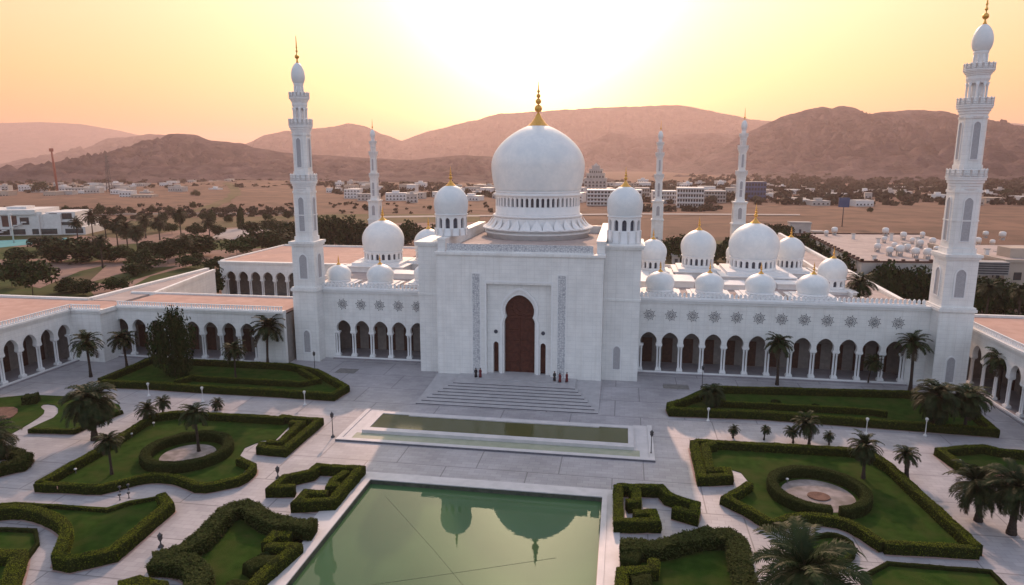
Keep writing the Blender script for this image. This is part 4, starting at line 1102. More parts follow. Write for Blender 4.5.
# ------------------------------------------------------------------ garden beds, right
lawn('', [(29.56,-22.65),(32.12,-22.61),(51,-22.77),(53.37,-24.42),(55.96,-48.04),(46.69,-48.4),(44.91,-44.79),(42.1,-43.48),(38.15,-44.12),(35.96,-45.81),(33.51,-42.32),(31.7,-40.64),(33.67,-37.74),(35.18,-35.86),(34.57,-32.8),(33.07,-31.84),(29.5,-33.92)])
hedge('bracket shaped double hedge at the left corner of the large right lawn', [[(29.19,-25.81),(29.1,-37.01),(32.5,-36.17),(32.5,-34.43),(30.32,-34.93),(30.57,-27.01),(32.04,-26.07)]], 1.4, 1.6)
hedge('long straight hedge on the far side of the large right lawn', [[(29.53,-25.22),(32.27,-25.32),(49.93,-25.08),(52.8,-25.8)]], 1.3, 1.6)
hedge('straight hedge down the right side of the large right lawn', [[(52.37,-25.53),(53.68,-29.79),(55.38,-48.98)]], 1.4, 1.6)
hedge('wavy front hedge of the large right lawn', [[(55.29,-49.18),(50.16,-49.44),(46.11,-49.71)], smooth_line([(46.11,-49.71),(44.42,-46.33),(43.31,-45.21),(41.63,-44.81),(39.59,-44.92),(37.74,-45.56),(35.59,-47.22)],1), [(35.59,-47.22),(33.18,-43.88),(31.33,-41.98),(33.25,-39.88),(34.78,-37.76)]], 1.3, 1.4)
RR = (42.77,-37.87)
hedge('round ring hedge with a front gap on the large right lawn', [ring(RR[0],RR[1],5.3,5.3,-.35,-1.0,-1.2+2*PI)], 1.35, 1.2, 'ragged')
lawn('', ring(RR[0],RR[1],4.2,4.2,-.35), 'greypath', .13, name='gravel_floor')
lawn('', ring(RR[0],RR[1]-.4,1.3,1.1,0), 'soil', .25, name='flower_bed')
hedge('angular bracket hedge right of the pool', [[(18.68,-41.44),(18.82,-49.83),(22.89,-49.17),(22.65,-47.21),(20.52,-47.78)], [(18.56,-41.46),(23.85,-40.87),(24.57,-42.82),(27.63,-44.54),(27.17,-46.93),(24.94,-45.92)], [(20.01,-42.08),(20.84,-42.21),(20.91,-44.95),(19.76,-45.38)]], 1.5, 1.5)
lawn('low dark edging of the lawn at the bottom right', [(42.36,-55.18),(45.74,-52.25),(55.19,-52.1),(55.36,-54.68),(54.47,-61.84),(40.16,-64.16)], rim=.45)
lawn('', [(19.04,-53.26),(23.2,-52.78),(26.46,-50.69),(28.25,-49.59),(31.26,-49.71),(30.97,-57.84),(31.41,-62.95),(19.11,-64.94)])
hedge('shaggy dark hedge round the bottom lawn right of the pool', [smooth_line([(19.11,-55.02),(22.55,-54.65),(25.16,-53.08),(27.89,-51.26),(30.99,-50.95),(31.06,-54.38),(30.79,-58.38),(30.76,-62.22)],1)], 1.5, 2.0, 'ragged', rag=.16, dens=40, leaf=.26)
hedge('stepped hedge beside the pool rim at lower right', [[(22.37,-56.7),(22.21,-58.29),(19.23,-59.11),(19.25,-63.94)]], 1.4, 1.6)
hedge('dark hedge behind the stepped hedge at lower right', [[(19.42,-56.12),(21,-56.76)], [(20.17,-60.6),(22.03,-60.46)]], 1.3, 1.9, 'ragged', rag=.12, dens=36)
lawn('low edging of the oval lawn beside the nearest palm', [(37.79,-50.22),(39.46,-48.38),(41.76,-47.4),(43.25,-48.56),(43.04,-50.88),(41.46,-52.94),(39.77,-53.92),(38.13,-53.66),(37.33,-52.18)], smooth=1, rim=.6)
# beds before the right arcade
lawn('', [(26.7,-8.23),(33.83,1.82),(68.36,4.66),(76.34,0.79),(75.27,-11.39),(65.71,-12.13),(50.35,-9.96),(26.79,-11.98)], 'lawn', .10)
hedge('long double hedge before the right front arcade', [[(33.56,-1.55),(33.08,-4.32),(26.81,-10.85),(26.98,-13.17),(40.64,-12.32),(53.82,-13.02),(66.33,-13.69),(73.53,-14.12),(74.48,-4.08)]], 1.4, 1.6)
hedge('back hedge of the bed before the right front arcade', [[(34.67,-0.82),(49.69,0.51),(67.14,1.73),(71.56,0.87)]], 1.4, 1.4)
hedge('inner hedge of the bed before the right front arcade', [[(34.3,-7.9),(46.15,-7.92),(58.09,-7.86),(60.76,-8.79)]], 1.2, 1.1)
lawn('', [(63.57,-20.73),(70.21,-18.96),(75.18,-20.55),(74.59,-28.35),(71.33,-34.23),(66.49,-32.95),(64.63,-27.04)], 'lawn', .10)
hedge('hedge of the bed at the right edge behind the palm pair', [[(63.31,-28.84),(62.47,-23.05),(68.99,-20.96),(70.56,-21.91),(75.23,-22.5)]], 1.3, 1.5)
lawn('', [(65.39,-29.27),(71.16,-25.98),(72.49,-30.09),(68.69,-37.1),(65.38,-35.19)], 'soil', .14, 1, name='flower_bed')

# ------------------------------------------------------------------ palms and trees of the garden
for a, lab, kind, trunk in (
    ((-80.35,-10.17,6.85,3.21), 'slender palm before the last arch of the left arm', 'tall', .24),
    ((-78.16,-3.29,5.95,2.97), 'slender palm at the inner corner of the left arcades', 'tall', .22),
    ((-51.88,-8,5.97,2.59), 'palm with a drooping crown in the bed before the left arcade', 'feather', .18),
    ((-50.48,1.19,7.97,3.96), 'tall palm left of the left minaret before white wall', 'tall', .26),
    ((-57.12,-36.69,6,4.23), 'big bushy palm with a full round crown at left on the paving', 'round', .42),
    ((-46.36,-46.5,4.84,1.94), 'thin palm standing on the left corner of the large left lawn', 'feather', .17),
    ((-39.52,-38.12,5.92,2.38), 'thin palm growing inside the left ring hedge', 'feather', .2),
    ((-53.97,-29.87,2.29,1.86), 'small feathery palm at the back hedge, left of its neighbour', 'feather', .16),
    ((-54.18,-25.55,2.04,1.45), 'very small palm at the back hedge behind the large left lawn', 'feather', .14),
    ((-46.66,-22.96,1.2,1.31), 'tiny palm beside the back hedge right of the ringed palm', 'feather', .12),
    ((-62.84,-47.68,4.77,3.42), 'leaning palm cut by the left border', 'full', .25),
    ((47.01,5.67,7.93,2.91), 'tall palm in front of the seventh arch of the right arcade', 'tall', .26),
    ((69.66,5.96,8.64,3.18), 'tall palm just left of the right minaret', 'tall', .28),
    ((81.95,2.2,7.75,2.87), 'tall palm before the columns of the right arm', 'tall', .3),
    ((66.01,-12.09,5.3,3.96), 'dense round palm before the foot of the right minaret', 'round', .3),
    ((70.09,-13.03,5.38,3.3), 'bushy palm right of the dense palm at the minaret foot', 'round', .26),
    ((33.53,-9.51,2.75,2.3), 'low bushy palm at the left end of the right arcade bed', 'round', .2),
    ((35.32,-20.97,1.41,0.96), 'small round palm on the back hedge, leftmost of the right row', 'full', .13),
    ((39.69,-21.01,1.55,0.88), 'thin pale palm second in the right row on the back hedge', 'feather', .12),
    ((43.63,-21.48,1.84,1.23), 'small palm left of the larger one in the right row', 'feather', .14),
    ((45.73,-21.86,3.2,2.15), 'broad crowned palm, largest in the right row on the back hedge', 'full', .18),
    ((48.57,-21.4,1.37,0.93), 'smallest palm at the right end of the back hedge row', 'feather', .12),
    ((49.77,-32.09,4.51,2.3), 'palm standing on the large right lawn near its back corner', 'full', .22),
    ((55.22,-31.21,3.29,1.79), 'short palm rising from the right side hedge of the large lawn', 'tall', .3),
    ((59.11,-41.18,4.52,3.5), 'thick trunked palm on the right paving, left one of the pair', 'full', .36),
    ((61.3,-43.62,5.54,3.7), 'thick trunked palm on the right paving, right one of the pair', 'full', .4),
    ((34.42,-62.74,5.37,5.09), 'nearest palm with a huge spreading crown at the bottom edge', 'feather', .3),
    ((63.63,8.94,4.19,2.01), 'slim bare young palm before the tenth arch of the right arcade', 'feather', .12)):
    palm(*a, lab, kind, trunk=trunk, lean=.2)
x, y, h, w = (-65.02,-7.06,12.67,5.28); tree(x, y, h, w*1.7, 'large dense dark tree covering the arches of the left arcade', 'broad trees of the garden', LEAFY_BIG, .02)
palm(65.6, 24, 16.3, 3.4, 'palm rising behind the right front wing beside its last dome', 'full')

# ------------------------------------------------------------------ lamps, people, small things
def lamp(x, y, h, label, dark=False):
    root = empty('lamp_post', (x,y,0)); tag(root, label, 'lamp post', 'lamp posts of the plaza')
    mb = MB(); mb.lathe([(.30,0),(.30,.12),(.12,.3),(.07,.5),(.055,h-.35),(.12,h-.3),(.12,h-.22)],0,0,10); mb.build('post', M['metal'] if dark else M['white'], root)
    mb = MB()
    if dark:
        mb.lathe([(.13,h-.22),(.24,h-.05),(.24,h+.3),(.30,h+.34),(.10,h+.55),(.02,h+.7)],0,0,8)
        mb.build('lantern_head', M['metal'], root)
    else:
        mb.lathe([(.10,h-.22),(.21,h-.08),(.25,h+.06),(.20,h+.2),(.05,h+.28)],0,0,14); mb.build('globe', M['globe'], root)
for px in ((-62.26,-18.09,2.36,0.17), (-51.16,-19.36,2.66,0.17), (-33.4,-17.96,2.46,0.17), (32.47,-14.6,2.15,0.16), (55.22,-16.22,2.53,0.15), (63.62,-15.63,2.82,0.15)):
    i = ('left one before the left arcade bed','middle one before the left arcade bed','right one before the left arcade bed','left one before the right arcade bed','middle one before the right arcade bed','right one before the right arcade bed')
    lamp(px[0], px[1], px[2]-.2, 'white globe lamp post, '+i[len([o for o in COL.objects if o.name.startswith('lamp_post')])])
for a, lab in (((-23.14,-30.06,3.75,0.15),'dark lantern post at the left front corner of the raised basin'),((23.14,-28.98,3.53,0.14),'dark lantern post at the right front corner of the raised basin'),
               ((-39.52,-1.02,4.2,0.19),'dark lantern post beside the foot of the left minaret'),((33.36,2.31,3.95,0.18),'dark lantern post before the third right arch'),
               ((-24.6,-43.85,1.52,0.13),'short dark lantern post left of the bracket hedge by the pool'),((-28.91,-60.83,1.5,0.11),'short dark lantern post by the bottom left lawn')):
    lamp(a[0], a[1], a[2]-.5, lab, True)

def person(x, y, z, rz, h, label, robe, step=.12, hairm='cloth_dark'):
    root = empty('person', (x,y,z), rz); tag(root, label, 'person', 'people at the mosque door')
    s = h/1.75
    J = [(0,0,.98),(0,0,1.2),(0,0,1.42),(0,0,1.52),(0,.02,1.64),(0,.02,1.73),
         (.18,0,1.40),(.23,.02,1.13),(.22,-.08,.90),(-.18,0,1.40),(-.23,.02,1.13),(-.20,-.06,.90),
         (.09,0,.92),(.10,-step*.5,.5),(.10,step*.3,.08),(.10,step*.3-.16,.04),(-.09,0,.92),(-.10,step*.2,.5),(-.10,-step,.08),(-.10,-step-.16,.04)]
    E_ = [(0,1),(1,2),(2,3),(3,4),(4,5),(2,6),(6,7),(7,8),(2,9),(9,10),(10,11),(0,12),(12,13),(13,14),(14,15),(0,16),(16,17),(17,18),(18,19)]
    RD = [.15,.15,.16,.06,.10,.07,.065,.05,.038,.065,.05,.038,.095,.065,.045,.035,.095,.065,.045,.035]
    me = bpy.data.meshes.new('person_body'); me.from_pydata([(a*s,b*s,c*s) for a,b,c in J], E_, [])
    o = bpy.data.objects.new('tmp', me); COL.objects.link(o)
    o.modifiers.new('skin','SKIN'); o.modifiers.new('sub','SUBSURF').levels = 1
    for i, v in enumerate(me.skin_vertices[0].data): v.radius = (RD[i]*s,RD[i]*s); v.use_root = (i == 0)
    dg = bpy.context.evaluated_depsgraph_get(); m2 = bpy.data.meshes.new_from_object(o.evaluated_get(dg))
    bpy.data.objects.remove(o); m2.materials.clear(); m2.materials.append(M['skin'])
    b = bpy.data.objects.new('body', m2); COL.objects.link(b); b.parent = root
    mb = MB(); mb.lathe([(.27*s,.12*s),(.24*s,.5*s),(.19*s,1.0*s),(.22*s,1.3*s),(.20*s,1.43*s),(.08*s,1.5*s)],0,0,14,sq=1)
    for sx in (1,-1): mb.tube([(sx*.17*s,0,1.40*s),(sx*.235*s,.02*s,1.13*s),(sx*.22*s,-.07*s,.97*s)],[.085*s,.075*s,.065*s],8)
    mb.build('robe', M[robe], root)
    mb = MB(); mb.lathe([(.115*s,1.62*s),(.125*s,1.68*s),(.09*s,1.77*s),(.02*s,1.80*s)],0,.03*s,12); mb.build('hair', M[hairm], root)
for a, rz, r_, lab in (((-7.5,-2.2),.3,'cloth_dark','person in dark clothes at the left end of the door landing'),((-6.6,-2.5),-.4,'cloth_red','person in a red robe at the left end of the door landing'),
                 ((7.0,-2.4),.5,'cloth_dark','person in dark clothes, leftmost of the group right of the door'),((8.0,-2.6),2.6,'cloth_red','person in a red robe amid the group right of the door'),((9.2,-2.2),-.8,'cloth_red','person in red standing rightmost by the right lattice panel')):
    person(a[0], a[1], 1.262 if abs(a[0]) < 7.3 else 1.126, rz, 1.8, lab, r_)

def block(name, x, y, w, d, h, rz, label, cat, mat='offwhite', group=None, z=0):
    pass
# small things on the paving and hedges
o = empty('garden_sign', (-49.93,-51.01)+(0,)); tag(o, 'small pinkish sign board at the front hedge of the large left lawn', 'sign')
mb = MB(); mb.box(-.75,.75,-1.05,-.97,.45,.95); mb.build('board', M['terracotta'], o)
for q in (-.6,.6):
    mb = MB(); mb.box(q-.04,q+.04,-.96,-.90,0,.9); mb.build('leg', M['metal'], o)
def bollard(x, y, h, label, white=False, z=0):
    r = empty('garden_light', (x,y,z)); tag(r, label, 'garden light', 'small garden lights')
    mb = MB(); mb.lathe([(.12,0),(.12,.04),(.06,.08),(.05,h*.7)],0,0,8); mb.build('stake', M['metal'], r)
    mb = MB(); mb.lathe([(.08,h*.7),(.17,h*.75),(.2,h*.9),(.12,h)],0,0,10); mb.build('head', M['globe' if white else 'metal'], r)
for i, (px, lab) in enumerate((((-41.99,-50.52),'back left'),((-41.32,-49.88),'back right'),((-40.53,-52.34),'front left'),((-39.81,-51.72),'front right'))):
    bollard(px[0], px[1], .8, 'dark spike light behind the lower left lawn, %s of four' % lab)
for px, lab in (((-51.21,-46.99),'on the left slope of the large left lawn'),((-52.28,-35.16),'along the left hedge of the large left lawn, lower one'),((-51.92,-30.78),'along the left hedge of the large left lawn, upper one'),
                ((34.99,-46.4),'before the front hedge of the large right lawn'),((39.8,-35.11),'inside the left rim of the right ring hedge'),((63.91,-25.61),'at the tip of the right edge hedge')):
    bollard(px[0], px[1], .8, 'white garden light '+lab, True)
for px, w, lab in (((44.42,-5.36),1.0,'white flowering clump in the bed before the right arcade, left one'),((50.53,-6.28),.8,'white flowering clump in the bed before the right arcade, right one'),((-16.64,-61.64),1.0,'yellow green shrub by the pool side hedge')):
    r = empty('flower_clump', (px[0],px[1],.1)); tag(r, lab, 'plant')
    c = bpy.data.objects.new('foliage', LEAFY[0]); COL.objects.link(c); c.parent = r; c.scale = (w,w*.8,.6); c.location = (0,0,.5)
# ------------------------------------------------------------------ park left of the mosque
sheet('park_ground', [(-221,41.67),(-429.7,188.4),(-288.1,211.4),(-260.7,276.7),(-198.7,316.9),(-77.71,336.5),(-38.74,150.5),(-111.2,138.7),(-145.5,133.2),(-124.8,57.26),(-130.1,19.18)], -.12, 'pinkpath')
for poly in ([(-191.9,46.4),(-219.5,90.34),(-191,104.5),(-187.8,126.3),(-157.1,77.45),(-139.6,61.09),(-147.6,56.63)],[(-207.9,123.1),(-228.5,183),(-157.3,232.5),(-131.4,190.3),(-168,168.8),(-179.7,127.6)],[(-280.4,111.3),(-308.9,161.6),(-243.4,168.2),(-246.4,198.1),(-217.4,133.5)],[(-132.8,59.03),(-148.1,97.38),(-149.5,132.5),(-138.7,123.2),(-131.4,95.75),(-124.4,58.85)],[(-159.9,82.86),(-164.6,113.8),(-153.5,120.8),(-147,81.01)]):
    sheet('park_lawn', poly, -.08, 'parkgrass')
sheet('dry_field', [(-241.2,199),(-299.6,300.5),(-209.2,389.3),(-92.73,408.1),(-77.71,336.5),(-191.7,302.5),(-244.1,252.9)], -.06, 'drygreen')
sheet('dry_field', [(-6.51,155.7),(-12.63,222.3),(58.47,247.5),(135.2,241.9),(122.4,176.6),(46.39,131.1)], -.1, 'drygreen')
sheet('pale_road', [(-199.3,215.5),(-219.2,256.9),(-212.6,291.7),(-200.6,320.6),(-180.2,340.8),(-168.7,313.8),(-185,289),(-192.4,255.1),(-183.4,208.3)], -.02, 'lightroad')
sheet('park_path', [(-180,75.66),(-195.3,114),(-197.4,156.8),(-177.1,171.1),(-172.7,164.4),(-186,145),(-181.7,103.5),(-167.3,70.23)], -.03, 'pinkpath')
sheet('sports_court', [(-335.2,141.7),(-321.1,172.3),(-276.6,205.5),(-267.5,190),(-274.9,161.1),(-292.5,109.4)], .0, 'turq')
sheet('forecourt', [(-365.9,165.1),(-343.6,192.1),(-287.6,225.1),(-277.5,207.9),(-322,173.1),(-339.3,144.9)], .0, 'parkgrass')
sheet('dry_field', [(-296.6,220.8),(-317.4,267.6),(-316.4,323.1),(-225.3,371.1),(-202.4,324.4),(-252.1,264.5),(-248.1,207.6)], -.09, 'drygreen')
sheet('road', [(-591.1,301.9),(-379.9,372.5),(-241.5,404),(-234.4,389.5),(-367.7,357.3),(-569.4,286.7)], -.05, 'road')
sheet('road', [(-163.3,376.1),(31.7,439.2),(155.6,448.4),(152.6,435.3),(31.37,424),(-158.6,363.3)], -.05, 'lightroad')
sheet('field', [(461.3,976.2),(644.4,1130.8),(790.4,1154.4),(661,939.2),(509.6,883.4)], -.1, 'drygreen')
sheet('field', [(451.1,1148.1),(716.3,1365),(636.9,1178.2),(432.7,1010.1)], -.1, 'drygreen')

trees = [(-158.2,58.07,12.27,13.32),(-177.8,70.36,8.23,8.45),(-207.1,123.2,7.79,13.84),(-198.3,124.6,9.01,16.27),(-187.8,126.3,6.15,10.59),(-157.7,107.4,7.16,11.95),(-138.6,69.57,4.49,6.94),(-153.4,96.53,4.34,6.43),(-160.8,125.1,9.63,11.16),(-165.8,141.9,9.37,10.17),(-162.5,148.8,7.84,12.99),(-130.8,109.4,5.98,7.4),(-103.9,73.47,8.24,7.5),(-143.1,145.6,9.37,11.02),(-145.4,158.2,8,9.74),(-142.8,165.6,9.98,15.37),(-142.9,180.5,9.49,13.25),(-144,196.7,9.95,12.91),(-152.3,65.64,3.82,7.52),(-143.8,62.02,4.05,6.12),(-245.4,156.3,5.58,11.11),(-224,120.5,4.93,10.59),(-179.7,139.6,7.68,9.33),(-181.7,127.3,6.56,8.14),(-121.3,89.11,4.81,6.11),(-145.6,116.9,5.43,8.45)]
trees += [(-249.2,239.9,6.99,8.16),(-233.9,231,6.8,6.8),(-214,223.4,6.62,8.82),(-196.1,216,7.51,7.51),(-183.5,228.3,7.71,8.81),(-179,239.9,7.92,10.19),(-166,231.1,7.71,9.91),(-148.2,214,9.41,11.49),(-244.5,218.4,6.62,6.61),(-271.6,230.5,6.32,6.89),(-308.6,269,6.36,5.74),(-302.3,277.2,6.46,5.83),(-285.1,295,6.67,6.02),(-260.7,276.7,6.36,5.74),(-261.9,306.6,6.78,6.12),(-220.2,313.4,6.1,6.12),(-214.6,330.9,6.31,6.33)]
trees += [(-97.5,57,11.5,5.5),(-99.5,60,9,5)]
trees.sort(key=lambda t: t[0]/(t[1]+130))
for i, t in enumerate(trees):
    tree(t[0], t[1], t[2], t[3]*1.35, 'dark bushy park tree beyond the left roofs, %s from the left' % nth(i), 'trees of the park on the left')
x, y, h, w = (-211.4,264.5,13.94,4.25); tree(x, y, h, w*1.3, 'narrow upright cypress like tree by the pale road', 'trees of the park on the left', LEAFY_TALL, .03)
pl = [(-207.9,162.4,10.2,5.09),(-198.3,156.6,9.08,4.52),(-220.7,171.9,11.03,4.79),(-255.5,206.4,9.65,4.29),(-195.4,184.1,15.19,4.41),(-220.6,202.3,9.41,4.7),(-234.3,209.8,9.65,4.29),(-262.9,195.4,9.41,4.18),(-270.1,214.3,11,4.95),(-178.7,111.5,10.81,3.45),(-157.2,131.3,9.01,4.07),(-115.3,138.1,9.01,3.66),(-194.7,206.5,9.41,4.18)]
pl.sort(key=lambda t: t[0]/(t[1]+130))
for i, t in enumerate(pl):
    palm(t[0], t[1], t[2], t[3], 'tall park palm among the bushy trees, %s from the left' % nth(i), 'full', group='palms of the park on the left', trunk=.3)
bl = [(-124.1,183.5,14.2,10.4),(-114.5,177.5,16.64,13.85),(-108.1,178.5,14.8,12.01),(-107.4,194.2,11.64,9.69),(-134.8,216.2,13.56,10.43),(-86.94,205.9,10.94,10.92),(-75.42,191.4,10.44,11.36),(-70.97,200.1,9.71,9.69),(-51.28,187.7,11.13,12.02),(-42.54,181.9,10.88,9.94),(37.73,174.9,8.53,7.63),(41.02,163.4,10.63,9.76),(47.54,182.8,6.97,6.93),(56.33,165.9,9.01,8.95),(62.9,178.9,9.37,8.48),(95.68,253.5,9.41,13.58),(98.81,244.8,9.18,10.18),(88.96,171.2,13.07,14.63),(95,172.1,11.45,13.82),(98.29,161.6,11.02,14.85),(100.2,146.8,10.43,13.3),(101.3,137.8,8.65,10.7),(25.72,160.9,6.56,8.14),(68.94,199.9,6.37,8.15)]
bl.sort(key=lambda t: (t[0]-18)/(t[1]+120))
for i, t in enumerate(bl):
    tree(t[0], t[1], t[2], t[3]*1.3, 'dark tree in the belt behind the mosque roofs, %s from the left' % nth(i), 'trees of the belt behind the mosque', low=.05)
rl = [(89.65,86.12,10.45,5.72),(93.06,86.67,11.89,7.42),(96.2,85.76,11.24,7.37),(99.58,86.31,10.67,7.38),(102.4,85.37,10.31,7.33),(105.4,84.48,10.53,6.72),(110.2,71.27,10.08,6.76),(117,79.75,10.46,7.57),(118.4,75,9.14,7.91),(128.9,89.67,7.47,6.77),(124.1,73.52,9.55,7.8),(116.8,96.39,8.38,5.89),(111.2,56.26,5.4,4.78),(126.7,97.99,8.97,6.47)]
rl += [(84.5+.25*k+(k*7%3)*.6, 96+8*k, 10.5+(k*5%3)*1.3, 8.5+(k*3%4)) for k in range(9)]
rl.sort(key=lambda t: (t[0]-18)/(t[1]+120))
for i, t in enumerate(rl):
    tree(t[0], t[1], t[2], t[3]*1.3, 'dark tree between the right gallery and the flat roofed hall, %s from the left' % nth(i), 'trees beside the flat roofed hall', low=.04)
for a, lab in (((108.5,63.08,9.41,2.99),'palm right of the right minaret beside the beige building'),((113.3,58.6,9.39,2.9),'palm at the right border before the beige building')):
    palm(*a, lab, 'full', group='palms beside the beige building')
# scattered bushes on the sand, each one countable
bs_ = [(-769.4,707.6,13.5,21.84),(-359.4,437.5,6.18,5.33),(-347.5,389.1,4.88,4.9),(-257.9,307.3,8.13,6.12),(-247.1,309,5.43,5.44),(-325.2,443.1,3.53,6.22),(-380,351.1,8.43,6.93),(-370.8,352.6,6.9,6.16),(-416.1,378,4.88,6.54),(-414.1,356.1,6.25,5.5),(-379.8,383.9,4.88,4.9),(-362,386.8,5.69,5.72),(-208.4,462,3.53,5.33),(-147.7,458.4,3.46,4.35),(312.5,678.9,10.66,8.61),(217.6,480.6,4.07,4.09),(472,794.6,8.35,12.04),(-490.4,638.8,7.16,10.84)]
bs_.sort(key=lambda t: (t[0]-18)/(t[1]+120))
for i, t in enumerate(bs_):
    tree(t[0], t[1], t[2], t[3]*1.3, 'lone dark bush out on the brown sand, %s from the left' % nth(i), 'bushes on the sand', low=.02, cat='bush', name='bush')

# ------------------------------------------------------------------ far scrub belts
def bil(q, a, b):
    (x0,y0),(x1,y1),(x2,y2),(x3,y3) = q
    return ((x0*(1-a)+x1*a)*(1-b)+(x3*(1-a)+x2*a)*b, (y0*(1-a)+y1*a)*(1-b)+(y3*(1-a)+y2*a)*b)
rng = random.Random(5)
def scrub(name, quads):
    mb = MB()
    for q, n, s0, s1 in quads:
        for _ in range(n):
            x, y = bil(q, rng.random(), rng.random()); s = rng.uniform(s0,s1); vs = []; fs = []
            for k in range(7):
                c = Vector((x+rng.uniform(-.6,.6)*s, y+rng.uniform(-.6,.6)*s, -.5+rng.uniform(.15,.7)*s)); r = s*rng.uniform(.25,.5)
                for j in range(4):
                    n_ = Vector((rng.gauss(0,1),rng.gauss(0,1),rng.gauss(0,1))).normalized(); e = n_.orthogonal().normalized(); g = n_.cross(e); o = len(vs)
                    p = c+Vector((rng.gauss(0,1),rng.gauss(0,1),rng.gauss(0,1)*.7))*r*.4
                    vs += [p+e*r, p+g*r*.7, p-e*r, p-g*r*.7]; fs.append((o,o+1,o+2,o+3))
            mb.add(vs, fs)
    o = mb.build(name, M['scrub']); tag(o, 'scattered dark scrub and small trees across the far plain', 'scrub', kind='stuff'); return o
scrub('scrub', [([(34.32,561.2),(419.2,592.2),(755.2,1197.3),(45.51,1082.4)],430,4,9),([(156.8,743.6),(537.5,805.2),(861.4,1388.5),(266.4,1439)],260,4,10),([(-49.21,620.4),(156.3,615.5),(269.3,1229.3),(-99.69,1169.6)],350,4,9),([(-820.9,638.6),(-439.7,910.3),(-730.5,1567.6),(-1402.4,1168.7)],260,4,9),
 ([(-360.1,290.7),(-227.7,375.8),(-259.4,440.3),(-436.3,374.7)],120,2,4),([(-331,664.6),(-113,610),(-210.4,1151.6),(-524,1100.8)],160,4,9),([(107.7,849.6),(649.3,1006.6),(1288.7,2158.1),(210.1,1983.5)],260,6,13),([(15.64,472),(32.19,462.4),(98.11,473.1),(103.3,512.4)],60,3,5),([(-447.3,330.1),(-247.9,417),(-292.7,508.3),(-553.9,434.6)],60,1.5,3.5),([(-209.2,389.3),(-30.63,418.2),(-44.16,565.4),(-270.8,528.6)],60,1.5,3.5)])

# ------------------------------------------------------------------ buildings beyond
def tower_block(x, y, w, d, h, rz, label, cat='building', mat='white', storeys=4, cols=8, group=None, pent=False, name='building', balc=True):
    root = empty(name, (x,y,-.5), rz); tag(root, label, cat, group)
    mb = MB(); mb.box(-w/2,w/2,0,d,0,h); 
    mb.box(-w/2-.3,w/2+.3,-.3,d+.3,h+.002,h+.7)
    if pent: mb.box(-w*.2,w*.25,d*.2,d*.8,h+.7,h+4)
    mb.build('wall', M[mat], root)
    sh = h/storeys
    for k in range(storeys):
        m = MB()
        for c in range(cols):
            x0 = -w/2+w*(c+.16)/cols; m.box(x0, x0+w/cols*.68, -.06, .03, sh*k+sh*.22, sh*k+sh*.78)
        m.build('window_row', M['glass'], root)
        if balc:
            m = MB(); m.box(-w/2, w/2, -1.4, -.001, sh*(k+1)-.25, sh*(k+1)); m.box(-w/2, w/2, -1.4, -1.25, sh*(k+1), sh*(k+1)+1.0) if k < storeys-1 else None
            for c in range(cols//2+1): m.box(-w/2+w*c/(cols//2)-.2, -w/2+w*c/(cols//2)+.2, -1.4, -1.0, sh*k, sh*(k+1)-.25)
            m.build('balcony', M[mat], root)
    return root
x, y, h, w = (78.2,522.4,17.09,23.58); tower_block(x, y, w, 25, h, R(-2), 'white four storey block with balconies between the two right rear minarets', storeys=4, cols=10)
x, y, h, w = (59.32,582.1,11.86,23.92); tower_block(x, y, w, 20, h, R(4), 'long white block just left of the balconied block', storeys=3, cols=9)
x, y, h, w = (109.8,608,11.14,22.48); tower_block(x, y, w, 20, h, R(-3), 'pale block right of the balconied white block', mat='offwhite', storeys=3, cols=8)
x, y, h, w = (9.55,541.2,14.13,51.29); tower_block(x, y, w, 22, h, R(2), 'wide white block at the right of the great dome', storeys=4, cols=16)
x, y, h, w = (38.01,634.5,12.79,15.06); tower_block(x, y, w, 20, h, R(2), 'pale block behind the right cupola tower', mat='offwhite', storeys=3, cols=6)
x, y, h, w = (158.2,654,19.16,21.5); tower_block(x, y, w, 24, h, R(0), 'deep blue block right of the third rear minaret', mat='bluebuild', storeys=4, cols=7, balc=False)
# stepped tower right of the great dome
x, y, h, w = (-17.93,768.7,39.02,28.06)
rt = empty('building', (x,y,-.5)); tag(rt, 'tall stepped pale tower with a pointed top right of the great dome', 'tower building')
mb = MB(); lv = [(1,0,.5),(.82,.5,.66),(.6,.66,.8),(.36,.8,.9)]
for f, a, b in lv: mb.box(-w*f/2,w*f/2,w*(1-f)/2,w*(1+f)/2,h*a+.01,h*b); mb.box(-w*f/2-.4,w*f/2+.4,w*(1-f)/2-.4,w*(1+f)/2+.4,h*b+.012,h*b+1)
mb.lathe([(w*.16,h*.9),(w*.1,h*.95),(.05,h*1.02)],0,w/2,8,0,False)
mb.build('wall', M['offwhite'], rt)
for f, a, b in lv[:3]:
    for j in range(int((b-a)*12)+1):
        m = MB(); z0 = h*a+1.5+j*4.2
        if z0+2.4 > h*b: continue
        m.box(-w*f/2+.2,w*f/2-.2,w*(1-f)/2-.03,w*(1-f)/2+.015,z0-.3,z0-.02)
        for c in range(6): m.box(-w*f/2+w*f*(c+.2)/6, -w*f/2+w*f*(c+.75)/6, w*(1-f)/2-.08, w*(1-f)/2+.02, z0-.05, z0+2.4)
        m.build('window_row', M['glass'], rt)
